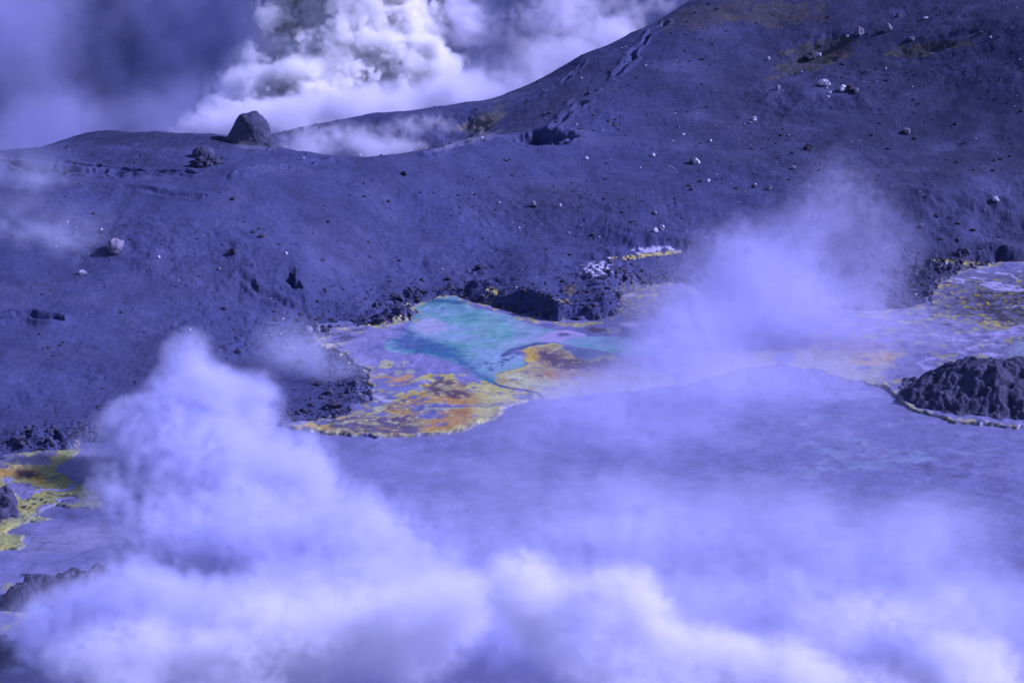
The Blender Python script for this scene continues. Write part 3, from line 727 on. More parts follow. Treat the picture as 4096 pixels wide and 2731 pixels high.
def build_lake():
    az = np.concatenate([np.linspace(-32, -13.2, 30)[:-1], np.linspace(-13.2, 13.2, 700), np.linspace(13.2, 32, 30)[1:]])
    rr = np.concatenate([np.linspace(60, 235, 30)[:-1], np.linspace(235, 400, 480), np.linspace(400, 500, 20)[1:]])
    A, R = np.meshgrid(np.radians(az), rr)
    X, Y = R * np.sin(A), R * np.cos(A); x, y = X.ravel(), Y.ravel()
    p = Painter(x, y, (.23, .24, .46)); F = T5
    al = np.arange(len(x))
    m1 = T_mid(x * .8, y * .9); m2 = T_warp(x * .45, y * .8)
    p.mix(al, smooth(0, 2, m1) * .4, (.33, .33, .56))
    p.mix(al, smooth(.2, 1.8, m2) * .35, (.21, .22, .43))
    px, py = project(x, y, 0)
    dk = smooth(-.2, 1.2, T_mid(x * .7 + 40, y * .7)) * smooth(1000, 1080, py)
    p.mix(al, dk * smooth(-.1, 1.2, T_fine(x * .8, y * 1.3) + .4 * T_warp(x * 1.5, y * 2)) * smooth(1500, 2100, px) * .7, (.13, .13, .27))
    p.fill(F([(1010, 1040), (1060, 990), (1200, 975), (1480, 975), (1560, 1010), (1300, 1030), (1200, 1060), (1100, 1080), (1040, 1075)]), (.36, .36, .62), .3, 1.2, .8)
    PT = (.33, .42, .60)
    for pl, w_ in [([(1050, 1180), (1100, 1130), (1150, 1120)], 1), ([(1200, 1220), (1260, 1250), (1330, 1270), (1400, 1310), (1380, 1350)], 1.2), ([(1400, 1300), (1500, 1300), (1560, 1310)], 1),
                   ([(1080, 1290), (1160, 1320), (1260, 1350), (1330, 1390), (1400, 1400), (1530, 1370), (1620, 1330)], 1.4), ([(1130, 1370), (1180, 1390), (1290, 1400)], 1),
                   ([(1060, 1450), (1200, 1440), (1350, 1430), (1500, 1410), (1640, 1400), (1740, 1360)], 1.8), ([(1300, 1100), (1370, 1140), (1420, 1170), (1640, 1160)], .9),
                   ([(1600, 1390), (1680, 1400), (1740, 1370), (1720, 1350)], 1.2), ([(0, 1240), (60, 1260), (150, 1270)], 1), ([(1960, 1340), (2080, 1350), (2160, 1340)], 1), ([(1940, 1220), (2100, 1235)], .7)]:
        p.line(F(pl), PT, w_ * .6, 4.0, .5, .9)
    p.fill(TL([(1000, 160), (2000, 160), (1500, 620), (1150, 620), (800, 440), (850, 330)]), (.34, .32, .52), 1, 1, .7)
    p.fill(TL([(440, 1110), (600, 1040), (800, 1060), (760, 1120), (560, 1140)]), (.20, .20, .36), .2, 1.2, .9)
    p.fill(TL([(120, 1290), (250, 1220), (400, 1290), (480, 1330), (380, 1390), (200, 1370)]), (.20, .20, .34), .2, 1.2, .9)
    p.fill(TL([(300, 1500), (330, 1420), (700, 1340), (1500, 1200), (1600, 1500), (900, 1600), (300, 1640)]), (.32, .31, .50), .6, 1.2, .7)
    p.line(TL([(250, 1590), (600, 1510), (700, 1450), (1000, 1430)]), (.14, .14, .26), .3, 2, .6)
    # yellow shore that shows again through the steam in the near corner
    for q in [(30, 1348, 40, 12), (60, 1400, 50, 20), (100, 1385, 40, 10), (30, 1440, 30, 16), (80, 1430, 50, 14)]:
        p.ell(*q, (.42, .42, .20), .3, 2.2, .9, .25)
    z = .012 * T_fine(x, y) + .01 * T_warp(x, y)
    p.c *= (1 + .05 * np.clip(p.t, -2, 2) + .06 * np.clip(p.f1, -2, 2))[:, None]
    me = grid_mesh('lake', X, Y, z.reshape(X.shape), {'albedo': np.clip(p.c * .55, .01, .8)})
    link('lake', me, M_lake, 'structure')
build_lake()

# ------------------------------------------------------------------ rocks
def ico(n):
    bm = bmesh.new(); bmesh.ops.create_icosphere(bm, subdivisions=n, radius=1.0)
    v = np.array([p.co[:] for p in bm.verts]); f = np.array([[w.index for w in q.verts] for q in bm.faces]); bm.free()
    return v, f
ICO = {n: ico(n) for n in (1, 2, 3, 4, 5, 6)}

T3 = {}
def noise3(p, lo, hi, beta, seed):
    """periodic 3-d noise read at points p (metres)"""
    key = (lo, hi, beta, seed)
    n = 64; cell = hi * 2.5 / n
    if key not in T3: T3[key] = fft_noise((n, n, n), cell, lo, hi, beta, seed)
    a = T3[key]; q = p / cell; i = np.floor(q).astype(int); t = q - i
    out = 0
    for dx in (0, 1):
        for dy in (0, 1):
            for dz in (0, 1):
                w_ = (t[:, 0] if dx else 1 - t[:, 0]) * (t[:, 1] if dy else 1 - t[:, 1]) * (t[:, 2] if dz else 1 - t[:, 2])
                out = out + w_ * a[(i[:, 0] + dx) % n, (i[:, 1] + dy) % n, (i[:, 2] + dz) % n]
    return out

def rock_mesh(name, lobes, lvl=3, cuts=7, rough=.08, seed=0, angular=.75):
    """lobes: ellipsoids (cx,cy,cz,rx,ry,rz) that all hold the origin; planes then shear facets off"""
    r = np.random.default_rng(seed)
    v, f = ICO[lvl]
    rad = np.zeros(len(v))
    for (cx, cy, cz, rx, ry, rz) in lobes:
        s = np.array([rx, ry, rz]); c = np.array([cx, cy, cz]) / s; d = v / s
        A_ = (d * d).sum(1); B_ = (d * c).sum(1); C_ = (c * c).sum() - 1
        disc = np.clip(B_ * B_ - A_ * C_, 0, None)
        rad = np.maximum(rad, (B_ + np.sqrt(disc)) / A_)
    P = v * rad[:, None]
    size = np.abs(P).max(0)
    for _ in range(cuts):
        nrm = r.normal(size=3); nrm[2] = abs(nrm[2]) * .6; nrm /= np.linalg.norm(nrm)
        h = (P @ nrm).max() * r.uniform(angular - .15, angular + .15)
        over = np.clip(P @ nrm - h, 0, None)
        P = P - over[:, None] * nrm * .97
    sc = size.mean()
    P = P + v * (rough * sc * noise3(P / sc * 4 + seed, .4, 4, .6, 3))[:, None]
    me = bpy.data.meshes.new(name)
    me.vertices.add(len(P)); me.vertices.foreach_set('co', P.astype(np.float32).ravel())
    return finish(me, f, smooth_=False if lvl <= 3 else True)

def rock_mat(name, col, col2=None, scale=1.0):
    m, nt, b = new_mat(name)
    tc = nt.nodes.new('ShaderNodeTexCoord'); P = tc.outputs['Object']
    n1 = N(nt, 'ShaderNodeTexNoise', Scale=1.1 * scale, Detail=6.0, Roughness=.7); nt.links.new(P, n1.inputs['Vector'])
    n2 = N(nt, 'ShaderNodeTexNoise', Scale=5.0 * scale, Detail=5.0, Roughness=.7); nt.links.new(P, n2.inputs['Vector'])
    c = ramp(nt, n1.outputs[0], [(.38, col2 or tuple(.5 * v for v in col)), (.58, col)])
    c = mul(nt, c, ramp(nt, n2.outputs[0], [(.3, .65), (.7, 1.25)]))
    nt.links.new(c, b.inputs['Base Color'])
    b.inputs['Roughness'].default_value = .9; b.inputs['Specular IOR Level'].default_value = .2
    bump(nt, b, n2.outputs[0], .12 / scale, .8)
    return m
M_dark = rock_mat('dark_rock', (.05, .05, .08))
M_grey = rock_mat('grey_rock', (.19, .18, .26), (.09, .085, .13))
M_white = rock_mat('pale_rock', (.62, .58, .70), (.28, .26, .36))
M_crag = rock_mat('crag_rock', (.06, .06, .11), (.03, .03, .06), .45)
M_crag2 = rock_mat('ashy_rock', (.065, .068, .125), (.035, .037, .075), .45)
MM = {'d': M_dark, 'g': M_grey, 'w': M_white}

def px_size(Y): return 2 * TX * Y * 1.02 / PW

def rock(name, px, py, s, tone, label, cat='boulder', shape=(1, .8, .8), rz=None, seed=0, group=None, lvl=3, sink=.25):
    p = hit(px, py + s * .35)
    m = s * px_size(p[1]) * .5
    me = rock_mesh(name, [(0, 0, 0, m * shape[0], m * shape[1], m * shape[2])], lvl, 9, .06, seed)
    o = link(name, me, MM[tone], label=label, cat=cat, group=group)
    o.location = (p[0], p[1], p[2] + m * shape[2] * (1 - sink) * .8)
    o.rotation_euler = (0, 0, rz if rz is not None else (seed * 1.7) % 6.28)
    return o

def C3(a, b): return (1493 + .3662 * a, .3662 * b)
def C2(a, b): return (746.4 + .3418 * a, .3418 * b)
def C7(a, b): return (.3663 * a, 401.9 + .3663 * b)
BOULDERS = [
    (C3, 1310, 192, 24, 'g', 'large angular boulder with a bright right face, above the olive stained vent', (1.1, .8, .9)),
    (C3, 1488, 172, 20, 'g', 'peaked dark boulder standing alone high on the upper right slope', (1, .8, 1.0)),
    (C3, 1640, 234, 17, 'g', 'low wedge shaped boulder with a pale tip, right of the peaked dark boulder', (1.3, .7, .6)),
    (C3, 1236, 226, 7, 'w', 'small white stone just left of the large angular boulder', (1, .8, .7)),
    (C3, 745, 365, 10, 'w', 'white stone beside the left tip of the olive vent', (1, .8, .9)),
    (C3, 1010, 335, 30, 'd', 'dark boulder lying inside the olive stained vent', (1.4, .8, .6)),
    (C3, 1052, 340, 14, 'w', 'pale pointed block leaning on the dark boulder in the vent', (1.1, .8, .8)),
    (C3, 800, 546, 14, 'g', 'grey boulder with a lit right side on the left flank of the mound', (1, .8, .9)),
    (C3, 1096, 510, 24, 'w', 'broad white fractured slab on the crest of the mound below the vent', (1.3, .8, .6)),
    (C3, 1208, 542, 22, 'w', 'white jagged slab pointing down at the right end of the mound', (1.3, .6, .6)),
    (C3, 1248, 548, 22, 'd', 'black shadowed block between two pale slabs at the end of the mound', (1.2, .8, .7)),
    (C3, 1292, 560, 17, 'g', 'streaked pale boulder at the far right end of the mound', (1.2, .8, .6)),
    (C3, 1110, 548, 6, 'w', 'small white stone directly under the broad fractured slab', (1, 1, .9)),
    (C3, 1128, 578, 8, 'w', 'brightest of the small white stones low on the mound', (1, 1, .9)),
    (C3, 1117, 605, 6, 'w', 'lowest of the small white stones on the mound', (1.2, 1, .7)),
    (C3, 652, 740, 13, 'w', 'white pointed rock in the open middle of the right hand slope', (.9, .7, 1.0)),
    (C3, 625, 762, 12, 'g', 'grey rock half buried at the foot of the white pointed rock', (1.2, .8, .5)),
    (C3, 210, 840, 7, 'w', 'tiny pale stone above the dark and white pair of boulders', (1, .8, .8)),
    (C3, 380, 880, 7, 'w', 'small bright stone above and right of the dark and white pair of boulders', (1, .8, .8)),
    (C3, 992, 915, 20, 'd', 'rounded dark boulder with a pale cap in a shallow hollow of the slope', (1.1, .8, .7)),
    (C3, 1003, 922, 9, 'w', 'pale chip resting against the rounded dark boulder in the hollow', (1, .8, .8)),
    (C3, 890, 955, 9, 'd', 'small dark stone below left of the boulder in the hollow', (1, .8, .7)),
    (C3, 264, 1000, 17, 'd', 'black boulder touching the left side of a white boulder', (1.1, .8, .8)),
    (C3, 292, 1006, 16, 'w', 'white boulder touching the right side of a black boulder', (1, .8, 1)),
    (C3, 1612, 812, 18, 'g', 'grey peaked boulder on its own in the right part of the slope', (1.2, .8, .8)),
    (C3, 1665, 860, 13, 'd', 'flat dark rock just below the grey peaked boulder', (1.3, .8, .5)),
    (C3, 1920, 767, 11, 'd', 'dark rounded stone near the right edge above the middle of the slope', (1.3, .8, .6)),
    (C3, 900, 1045, 13, 'g', 'grey crumbly rock on the slope above the drifting steam', (1.2, .8, .7)),
    (C3, 650, 1165, 11, 'd', 'dark stone left of a grey cube like stone on the lower right slope', (1, .8, .7)),
    (C3, 748, 1174, 11, 'g', 'grey cube like stone on the lower right slope above the steam', (1, .9, .9)),
    (C3, 258, 1182, 10, 'd', 'dark flat stone above the steam at the left of the lower right slope', (1.2, .8, .6)),
    (C3, 76, 1425, 13, 'w', 'white upright stone above the dark gully with salts', (.8, .7, 1.1)),
    (C3, 36, 1441, 13, 'w', 'white rounded stone left of the upright one above the dark gully', (1, .8, .9)),
    (C3, 32, 1328, 12, 'g', 'grey flat stone a little above the two white stones by the gully', (1.3, .8, .5)),
    (C3, 2172, 1247, 15, 'w', 'pale broken rock near the right edge above the black gully', (1.3, .8, .7)),
    (C3, 1700, 1408, 11, 'g', 'grey stone in thin steam on the right part of the slope', (1.1, .8, .7)),
    (C3, 1730, 106, 10, 'w', 'thin white flake of rock high above the right hand vent', (1.6, .7, .4)),
    (C3, 1555, 95, 9, 'd', 'small black stone up slope of the thin white flake', (1, .8, .8)),
    (C3, 2138, 233, 7, 'w', 'pale stone right of the olive patches near the upper right corner', (1, .8, .8)),
    (C3, 1478, 432, 6, 'w', 'lone pale chip on the slope below the right hand olive patch', (.8, .8, 1)),
    (C3, 1800, 1345, 12, 'd', 'dark lump in a dimple of the slope at the right of the steam', (1.2, .8, .7)),
    (C2, 535, 1157, 14, 'd', 'dark oval boulder just below the lowest point of the ridge', (1.3, .8, .7)),
    (C2, 1405, 1366, 15, 'g', 'grey blocky boulder in the centre of the smooth slope', (1, .8, .9)),
    (C2, 1580, 1380, 8, 'w', 'small white stone to the right of the grey blocky boulder', (1, .8, .8)),
    (C2, 2207, 1037, 9, 'w', 'white pointed stone below the hollow on the right of the smooth slope', (.8, .8, 1)),
    (C2, 1768, 627, 8, 'd', 'small dark boulder on the smooth shoulder above the hollow', (1.2, .8, .8)),
    (C7, 728, 415, 56, 'g', 'long tilted slab with a pale upper end on the left slope', (1.2, .5, .6)),
    (C7, 517, 600, 16, 'w', 'white wedge shaped boulder in thin steam on the left slope', (1.4, .7, .6)),
    (C7, 997, 516, 7, 'w', 'small white stone right of the long tilted slab', (1, .8, .8)),
    (C7, 1462, 478, 17, 'd', 'dark pyramid shaped boulder under a cluster of dark stones on the left slope', (.9, .8, 1)),
    (C7, 1797, 490, 7, 'w', 'bright white stone up slope of the dark cave like pit', (1, 1, 1)),
    (C7, 1376, 584, 8, 'g', 'pale grey stone left of the dark cave like pit', (1, .8, .8)),
    (C7, 1462, 140, 13, 'd', 'flat dark stone below the rounded knob on the ridge', (1.4, .8, .5)),
    (C7, 1640, 370, 15, 'd', 'largest dark stone in the cluster on the left slope', (1.3, .8, .6)),
    (C7, 1590, 350, 12, 'd', 'dark stone at the upper left of the cluster on the left slope', (1.2, .8, .7)),
    (C7, 1925, 965, 26, 'g', 'grey block just left of its twin beside the cream crust', (1.1, .8, .8)),
    (C7, 1978, 958, 24, 'g', 'grey leaning block with a dark left side beside the cream crust', (.9, .8, 1)),
    (C7, 2060, 286, 9, 'd', 'small dark stone on the smooth slope right of the dark cluster', (1.2, .8, .7)),
    (C7, 1190, 968, 7, 'w', 'white stone showing at the top of the front steam plume', (1, .8, .8)),
]
for i, (T, a, b, s, tone, lab, shp) in enumerate(BOULDERS):
    big = s >= 12
    rock('boulder' if big else 'stone', *T(a, b), s * 1.15, tone, lab, 'boulder' if big else 'stone', shp, seed=i + 1, lvl=4 if s > 18 else 3)

# countable small stones, alike
protos = {t: [rock_mesh('stone', [(0, 0, 0, 1, .85, .7)], 2, 8, .05, 100 + k) for k in range(6)] for t in 'dgw'}
for t in protos:
    for me in protos[t]: me.materials.append(MM[t])
rs = random.Random(5)
REG = [('d', 'small dark stone half sunk in the ash of the upper right slope', 'small dark stones on the upper right slope', (1500, 30, 2340, 330), 80),
       ('d', 'small dark stone half sunk in the ash of the middle slope below the hollow', 'small dark stones on the middle slope', (1000, 400, 1900, 560), 60),
       ('d', 'small dark stone half sunk in the ash of the left slope', 'small dark stones on the left slope', (100, 420, 880, 700), 60),
       ('w', 'small pale chip of rock on the right hand slope', 'small pale stones on the right hand slope', (1400, 300, 2330, 560), 16)]
for tone, lab, grp, (x0, y0, x1, y1), cnt in REG:
    for k in range(cnt):
        p = hit(rs.uniform(x0, x1), rs.uniform(y0, y1))
        m = px_size(p[1]) * (rs.uniform(1.6, 3.6) if tone == 'd' else rs.uniform(1.2, 2.2))
        o = bpy.data.objects.new('stone', protos[tone][k % 6]); COL.objects.link(o)
        o.location = (p[0], p[1], p[2] + m * .3); o.scale = (m * rs.uniform(.8, 1.4), m, m * rs.uniform(.7, 1)); o.rotation_euler = (rs.uniform(-.2, .2), rs.uniform(-.2, .2), rs.uniform(0, 6.28))
        o['label'] = lab; o['category'] = 'stone'; o['group'] = grp

def gravel(name, count, size, mat, label, seed, ylo=345, yhi=640, power=1.0, clump=1.0, foot=False):
    r = np.random.default_rng(seed)
    n = count * (60 if foot else 5)
    A = r.uniform(-13.5, 13.5, n); R = np.sqrt(r.uniform(ylo ** 2, yhi ** 2, n))
    x, y = R * np.sin(np.radians(A)), R * np.cos(np.radians(A))
    d = -sdf_poly(x, y, P_slope)
    px, py = project(x, y, 10)
    den = smooth(-1.2, 1.2, T_mid(x * .5 + 77, y * .5)) * clump + (1 - clump) + .3
    den = den * (.35 + .65 * smooth(700, 1700, px)) + .9 * np.exp(-np.clip(d, 0, None) / 9)
    if foot: den = 1.6 * np.exp(-np.clip(d, 0, None) / 3.5)
    k = (d > (.1 if foot else 1.0)) & (r.uniform(0, 1.4, n) < den)
    x, y = x[k][:count], y[k][:count]; n = len(x)
    z = height(x, y)
    s = size * (r.pareto(2.6, n) * .55 + .55); s = np.clip(s, 0, size * 4)
    v, f = ICO[1]
    ang = r.uniform(0, 6.28, n); jit = r.uniform(.65, 1.3, (n, len(v), 1))
    P = v[None] * jit * np.stack([s * r.uniform(.8, 1.5, n), s, s * r.uniform(.5, .9, n)], -1)[:, None, :]
    c, sn = np.cos(ang)[:, None], np.sin(ang)[:, None]
    Q = np.stack([P[..., 0] * c - P[..., 1] * sn + x[:, None], P[..., 0] * sn + P[..., 1] * c + y[:, None], P[..., 2] + z[:, None] + s[:, None] * .25], -1)
    me = bpy.data.meshes.new(name); me.vertices.add(n * len(v)); me.vertices.foreach_set('co', Q.astype(np.float32).ravel())
    finish(me, (f[None] + (np.arange(n) * len(v))[:, None, None]).reshape(-1, 3), smooth_=False)
    link(name, me, mat, 'stuff', label, 'gravel')
gravel('gravel', 11000, .12, M_dark, 'countless dark pebbles and clods strewn over the ash slope', 3)
gravel('gravel', 600, .13, M_white, 'scattered pale pebbles strewn thinly over the ash slope', 4, 400, 620)
gravel('gravel', 5200, .26, M_crag, 'dark clods fallen along the foot of the bank', 6, 335, 480, foot=True)

# ------------------------------------------------------------------ outcrops
def outcrop(name, base, lobes, lvl, label, mat, seed, cuts=4, rough=.10, rz=0.0, angular=.85, cat='rock outcrop'):
    me = rock_mesh(name, lobes, lvl, cuts, rough, seed, angular)
    o = link(name, me, mat, label=label, cat=cat)
    o.location = base; o.rotation_euler = (0, 0, rz)
    return o
b0 = at_y(578, 352, 522)
outcrop('rock_tower', (b0[0], b0[1], b0[2] + 1.2), [(0, 0, 3.2, 4.3, 4.0, 4.9), (-.3, 0, 1.5, 5.0, 4.4, 4.8), (2.4, 0, .6, 3.6, 3.4, 3.2), (-3.0, .4, 0, 4.2, 3.4, 3.0)], 6,
        'tall rounded dark rock standing up from the ridge in drifting steam', M_crag2, 21, 0, .018, 0, .95)
b0 = hit(466, 360)
outcrop('rounded_rock', (b0[0], b0[1] + 1, b0[2]), [(0, 0, .4, 2.4, 2.0, 1.5)], 5, 'small smooth rounded knob left of the tall rock', M_crag2, 22, 2, .03, 0, .97)
b0 = hit(476, 378)
outcrop('rock_lump', (b0[0], b0[1], b0[2] + .1), [(0, 0, .2, 3.2, 2.0, 1.2), (2.2, 0, 0, 2.4, 1.4, .8)], 5, 'broken dark lump of rock below the rounded knob', M_crag, 23, 5, .12, 0, .8)

def mound(name, poly, top, label, seed, cell=.14, H=4.5, mat=None, slope=3.2):
    """craggy mound that stands on the flat: real height over its outline"""
    P = poly_w(poly)
    lo, hi = P.min(0) - 1, P.max(0) + 1
    X, Y = np.meshgrid(np.arange(lo[0], hi[0], cell), np.arange(lo[1], hi[1], cell * 1.3))
    x, y = X.ravel(), Y.ravel()
    d = -sdf_poly(x + T_warp(x, y) * .6 + T_fine(x, y) * .3, y + T_warp2(x, y) * .8 + T_fine(y, x) * .3, P)
    dm = d.max()
    z = H * (1 - (1 - np.clip(d / dm, 0, 1)) ** 1.25)
    z = z + smooth(0, 1.5, d) * (T_warp(x * 1.4 + seed, y * 1.4) * .13 + T_mid(x * 1.6 + seed, y * 1.6) * .22 + T_fine(x * 1.5, y * 1.5) * .09 - np.clip(T_iso(x * 1.3, y * 1.3) - 1, 0, 2) * .22)
    z = z + smooth(-.1, .5, d) * .25
    z = np.where(d > 0, z, -.6)
    me = grid_mesh(name, X, Y, z.reshape(X.shape))
    return link(name, me, mat or M_crag, label=label, cat='rock mound')
mound('rock_mound', [(2050, 905), (2085, 880), (2130, 872), (2220, 868), (2352, 866), (2600, 866), (2600, 985), (2352, 968), (2290, 966), (2220, 962), (2150, 948), (2090, 930)], None,
      'dark craggy mound at the lake edge inside the pale crust rim', 3, .15, 6.6)
mound('rock_mound', [(-60, 1150), (0, 1150), (35, 1155), (58, 1172), (50, 1184), (0, 1195), (-60, 1205)], None, 'dark rock rising beside the yellow crust at the left edge', 9, .1, 2.2)
mound('crag', [(12, 1372), (60, 1356), (110, 1350), (180, 1345), (240, 1335), (280, 1335), (310, 1360), (320, 1400), (260, 1430), (150, 1425), (90, 1400), (30, 1388)], None,
      'jagged dark crag with a toothed top fading into the front steam', 14, .09, 4.4)
mound('rock_mound', [(-80, 1480), (0, 1470), (45, 1480), (60, 1500), (20, 1530), (-80, 1540)], None, 'low dark rock in the lower left corner under the steam', 19, .1, 2.2)
# ------------------------------------------------------------------ steam
def steam_mat(name, col, aniso, dens):
    m = bpy.data.materials.new(name); m.use_nodes = True
    nt = m.node_tree
    nt.nodes.remove(nt.nodes['Principled BSDF'])
    v = nt.nodes.new('ShaderNodeVolumePrincipled')
    v.inputs['Color'].default_value = (*col, 1)
    v.inputs['Density'].default_value = dens
    v.inputs['Density Attribute'].default_value = 'density'
    v.inputs['Anisotropy'].default_value = aniso
    nt.links.new(v.outputs[0], nt.nodes['Material Output'].inputs['Volume'])
    return m

def volume_object(name, lo, cell, D, mat, label, cat, group=None):
    """a real volume grid: the densities worked out above are carried by points and read into the grid"""
    nx, ny, nz = D.shape
    me = bpy.data.meshes.new(name)
    me.vertices.add(D.size)
    a = me.attributes.new('dval', 'FLOAT', 'POINT')
    a.data.foreach_set('value', D.transpose(2, 1, 0).astype(np.float32).ravel())   # x fastest
    g = bpy.data.node_groups.new(name + '_grid', 'GeometryNodeTree')
    g.interface.new_socket('Geometry', in_out='INPUT', socket_type='NodeSocketGeometry')
    g.interface.new_socket('Geometry', in_out='OUTPUT', socket_type='NodeSocketGeometry')
    gi, go = g.nodes.new('NodeGroupInput'), g.nodes.new('NodeGroupOutput')
    L = g.links.new
    vc = g.nodes.new('GeometryNodeVolumeCube')
    hi = [lo[0] + (nx - 1) * cell, lo[1] + (ny - 1) * cell, lo[2] + (nz - 1) * cell]
    vc.inputs['Min'].default_value = lo; vc.inputs['Max'].default_value = hi
    vc.inputs['Resolution X'].default_value = nx; vc.inputs['Resolution Y'].default_value = ny; vc.inputs['Resolution Z'].default_value = nz
    pos = g.nodes.new('GeometryNodeInputPosition')
    sub = g.nodes.new('ShaderNodeVectorMath'); sub.operation = 'SUBTRACT'; sub.inputs[1].default_value = lo; L(pos.outputs[0], sub.inputs[0])
    dv = g.nodes.new('ShaderNodeVectorMath'); dv.operation = 'SCALE'; dv.inputs['Scale'].default_value = 1.0 / cell; L(sub.outputs[0], dv.inputs[0])
    ad = g.nodes.new('ShaderNodeVectorMath'); ad.operation = 'ADD'; ad.inputs[1].default_value = (.5, .5, .5); L(dv.outputs[0], ad.inputs[0])
    fl = g.nodes.new('ShaderNodeVectorMath'); fl.operation = 'FLOOR'; L(ad.outputs[0], fl.inputs[0])
    sp = g.nodes.new('ShaderNodeSeparateXYZ'); L(fl.outputs[0], sp.inputs[0])
    def toint(s):
        n = g.nodes.new('FunctionNodeFloatToInt'); n.rounding_mode = 'ROUND'; L(s, n.inputs[0]); return n.outputs[0]
    def im(op, p, q):
        n = g.nodes.new('FunctionNodeIntegerMath'); n.operation = op
        for i, v in enumerate((p, q)):
            if isinstance(v, int): n.inputs[i].default_value = v
            else: L(v, n.inputs[i])
        return n.outputs[0]
    ix, iy, iz = (toint(sp.outputs[i]) for i in range(3))
    idx = im('ADD', ix, im('MULTIPLY', im('ADD', iy, im('MULTIPLY', iz, ny)), nx))
    at = g.nodes.new('GeometryNodeInputNamedAttribute'); at.data_type = 'FLOAT'; at.inputs['Name'].default_value = 'dval'
    si = g.nodes.new('GeometryNodeSampleIndex'); si.data_type = 'FLOAT'; si.domain = 'POINT'; si.clamp = True
    L(gi.outputs[0], si.inputs['Geometry']); L(at.outputs[0], si.inputs['Value']); L(idx, si.inputs['Index'])
    L(si.outputs[0], vc.inputs['Density'])
    sm = g.nodes.new('GeometryNodeSetMaterial'); sm.inputs['Material'].default_value = mat
    L(vc.outputs[0], sm.inputs[0]); L(sm.outputs[0], go.inputs[0])
    me.materials.append(mat)
    o = bpy.data.objects.new(name, me); COL.objects.link(o)
    md = o.modifiers.new('grid', 'NODES'); md.node_group = g
    o['kind'] = 'stuff'; o['label'] = label; o['category'] = cat
    return o

def cloud(name, puffs, cell, mat, label, seed, lo_l=1.5, hi_l=30, amp=.45, bill=.35, edge=1.5, core=1.0, beta=.55, pad=1.5, warp=0.0, floor_z=0.0, thin=0.0, cat='steam', grow=1.0):
    """puffs: (px, py, Y, rx, ry, rz, weight) ellipsoids in metres round a point of the place"""
    C = np.array([[*at_y(p[0], p[1], p[2])] for p in puffs])
    Rr = np.array([p[3:6] for p in puffs], float); W = np.array([p[6] if len(p) > 6 else 1.0 for p in puffs])
    lo = (C - Rr * pad).min(0); hi = (C + Rr * pad).max(0)
    lo[2] = max(lo[2], floor_z)
    n = np.maximum(8, np.ceil((hi - lo) / cell).astype(int)); n += n % 2
    ax = [lo[i] + np.arange(n[i]) * cell for i in range(3)]
    X, Y, Z = np.meshgrid(*[a.astype(np.float32) for a in ax], indexing='ij')
    big = fft_noise(tuple(n), cell, lo_l * 3, hi_l, .9, seed)
    if warp:
        w1 = fft_noise(tuple(n), cell, hi_l * .3, hi_l * 2, 1.0, seed + 5) * warp
        w2 = fft_noise(tuple(n), cell, hi_l * .3, hi_l * 2, 1.0, seed + 6) * warp
        X = X + w1; Z = Z + w2; Y = Y + w1 * .6
    S = np.full(X.shape, -9, np.float32)      # union: 1 inside, 0 at the rim
    dens = np.zeros(X.shape, np.float32)
    for c, r, wgt in zip(C, Rr, W):
        q = np.sqrt(((X - c[0]) / r[0]) ** 2 + ((Y - c[1]) / r[1]) ** 2 + ((Z - c[2]) / r[2]) ** 2)
        s = 1.0 - q
        S = np.maximum(S, s)
        dens = np.maximum(dens, np.clip(s + .6, 0, 1) * wgt)
    fine = fft_noise(tuple(n), cell, lo_l, hi_l * .5, beta, seed + 1)
    b1 = np.abs(fft_noise(tuple(n), cell, hi_l * .22, hi_l * .5, .6, seed + 2))
    b2 = np.abs(fft_noise(tuple(n), cell, lo_l, hi_l * .2, .5, seed + 3))
    F = S + amp * (big * .30) + bill * (.50 * b1 + .30 * b2 - .55) + amp * .13 * fine
    D = smooth(0.0, edge, F) * np.clip(dens, 0, 3) * core
    if thin:
        D = D * np.clip(1 + thin * (big * .6 + fine * .5), 0, 3)
    # keep the outermost shell empty so that no face of the grid shows
    for axis in range(3):
        if axis == 2 and lo[2] <= floor_z + 1e-3:
            sl = [slice(None)] * 3; sl[2] = -1; D[tuple(sl)] = 0; continue
        for e in (0, -1):
            sl = [slice(None)] * 3; sl[axis] = e; D[tuple(sl)] = 0
    print('steam', name, tuple(n), int(np.prod(n)), 'filled %.2f' % (D > 0).mean())
    return volume_object(name, [float(v) for v in lo], cell, D, mat, label, cat)


def tri(a, X, Y, Z):
    """read a periodic field at fractional cells"""
    n = a.shape
    xi, yi, zi = np.floor(X).astype(np.int32), np.floor(Y).astype(np.int32), np.floor(Z).astype(np.int32)
    fx, fy, fz = X - xi, Y - yi, Z - zi
    out = 0
    for dx in (0, 1):
        for dy in (0, 1):
            for dz in (0, 1):
                w_ = (fx if dx else 1 - fx) * (fy if dy else 1 - fy) * (fz if dz else 1 - fz)
                out = out + w_ * a[(xi + dx) % n[0], (yi + dy) % n[1], (zi + dz) % n[2]]
    return out

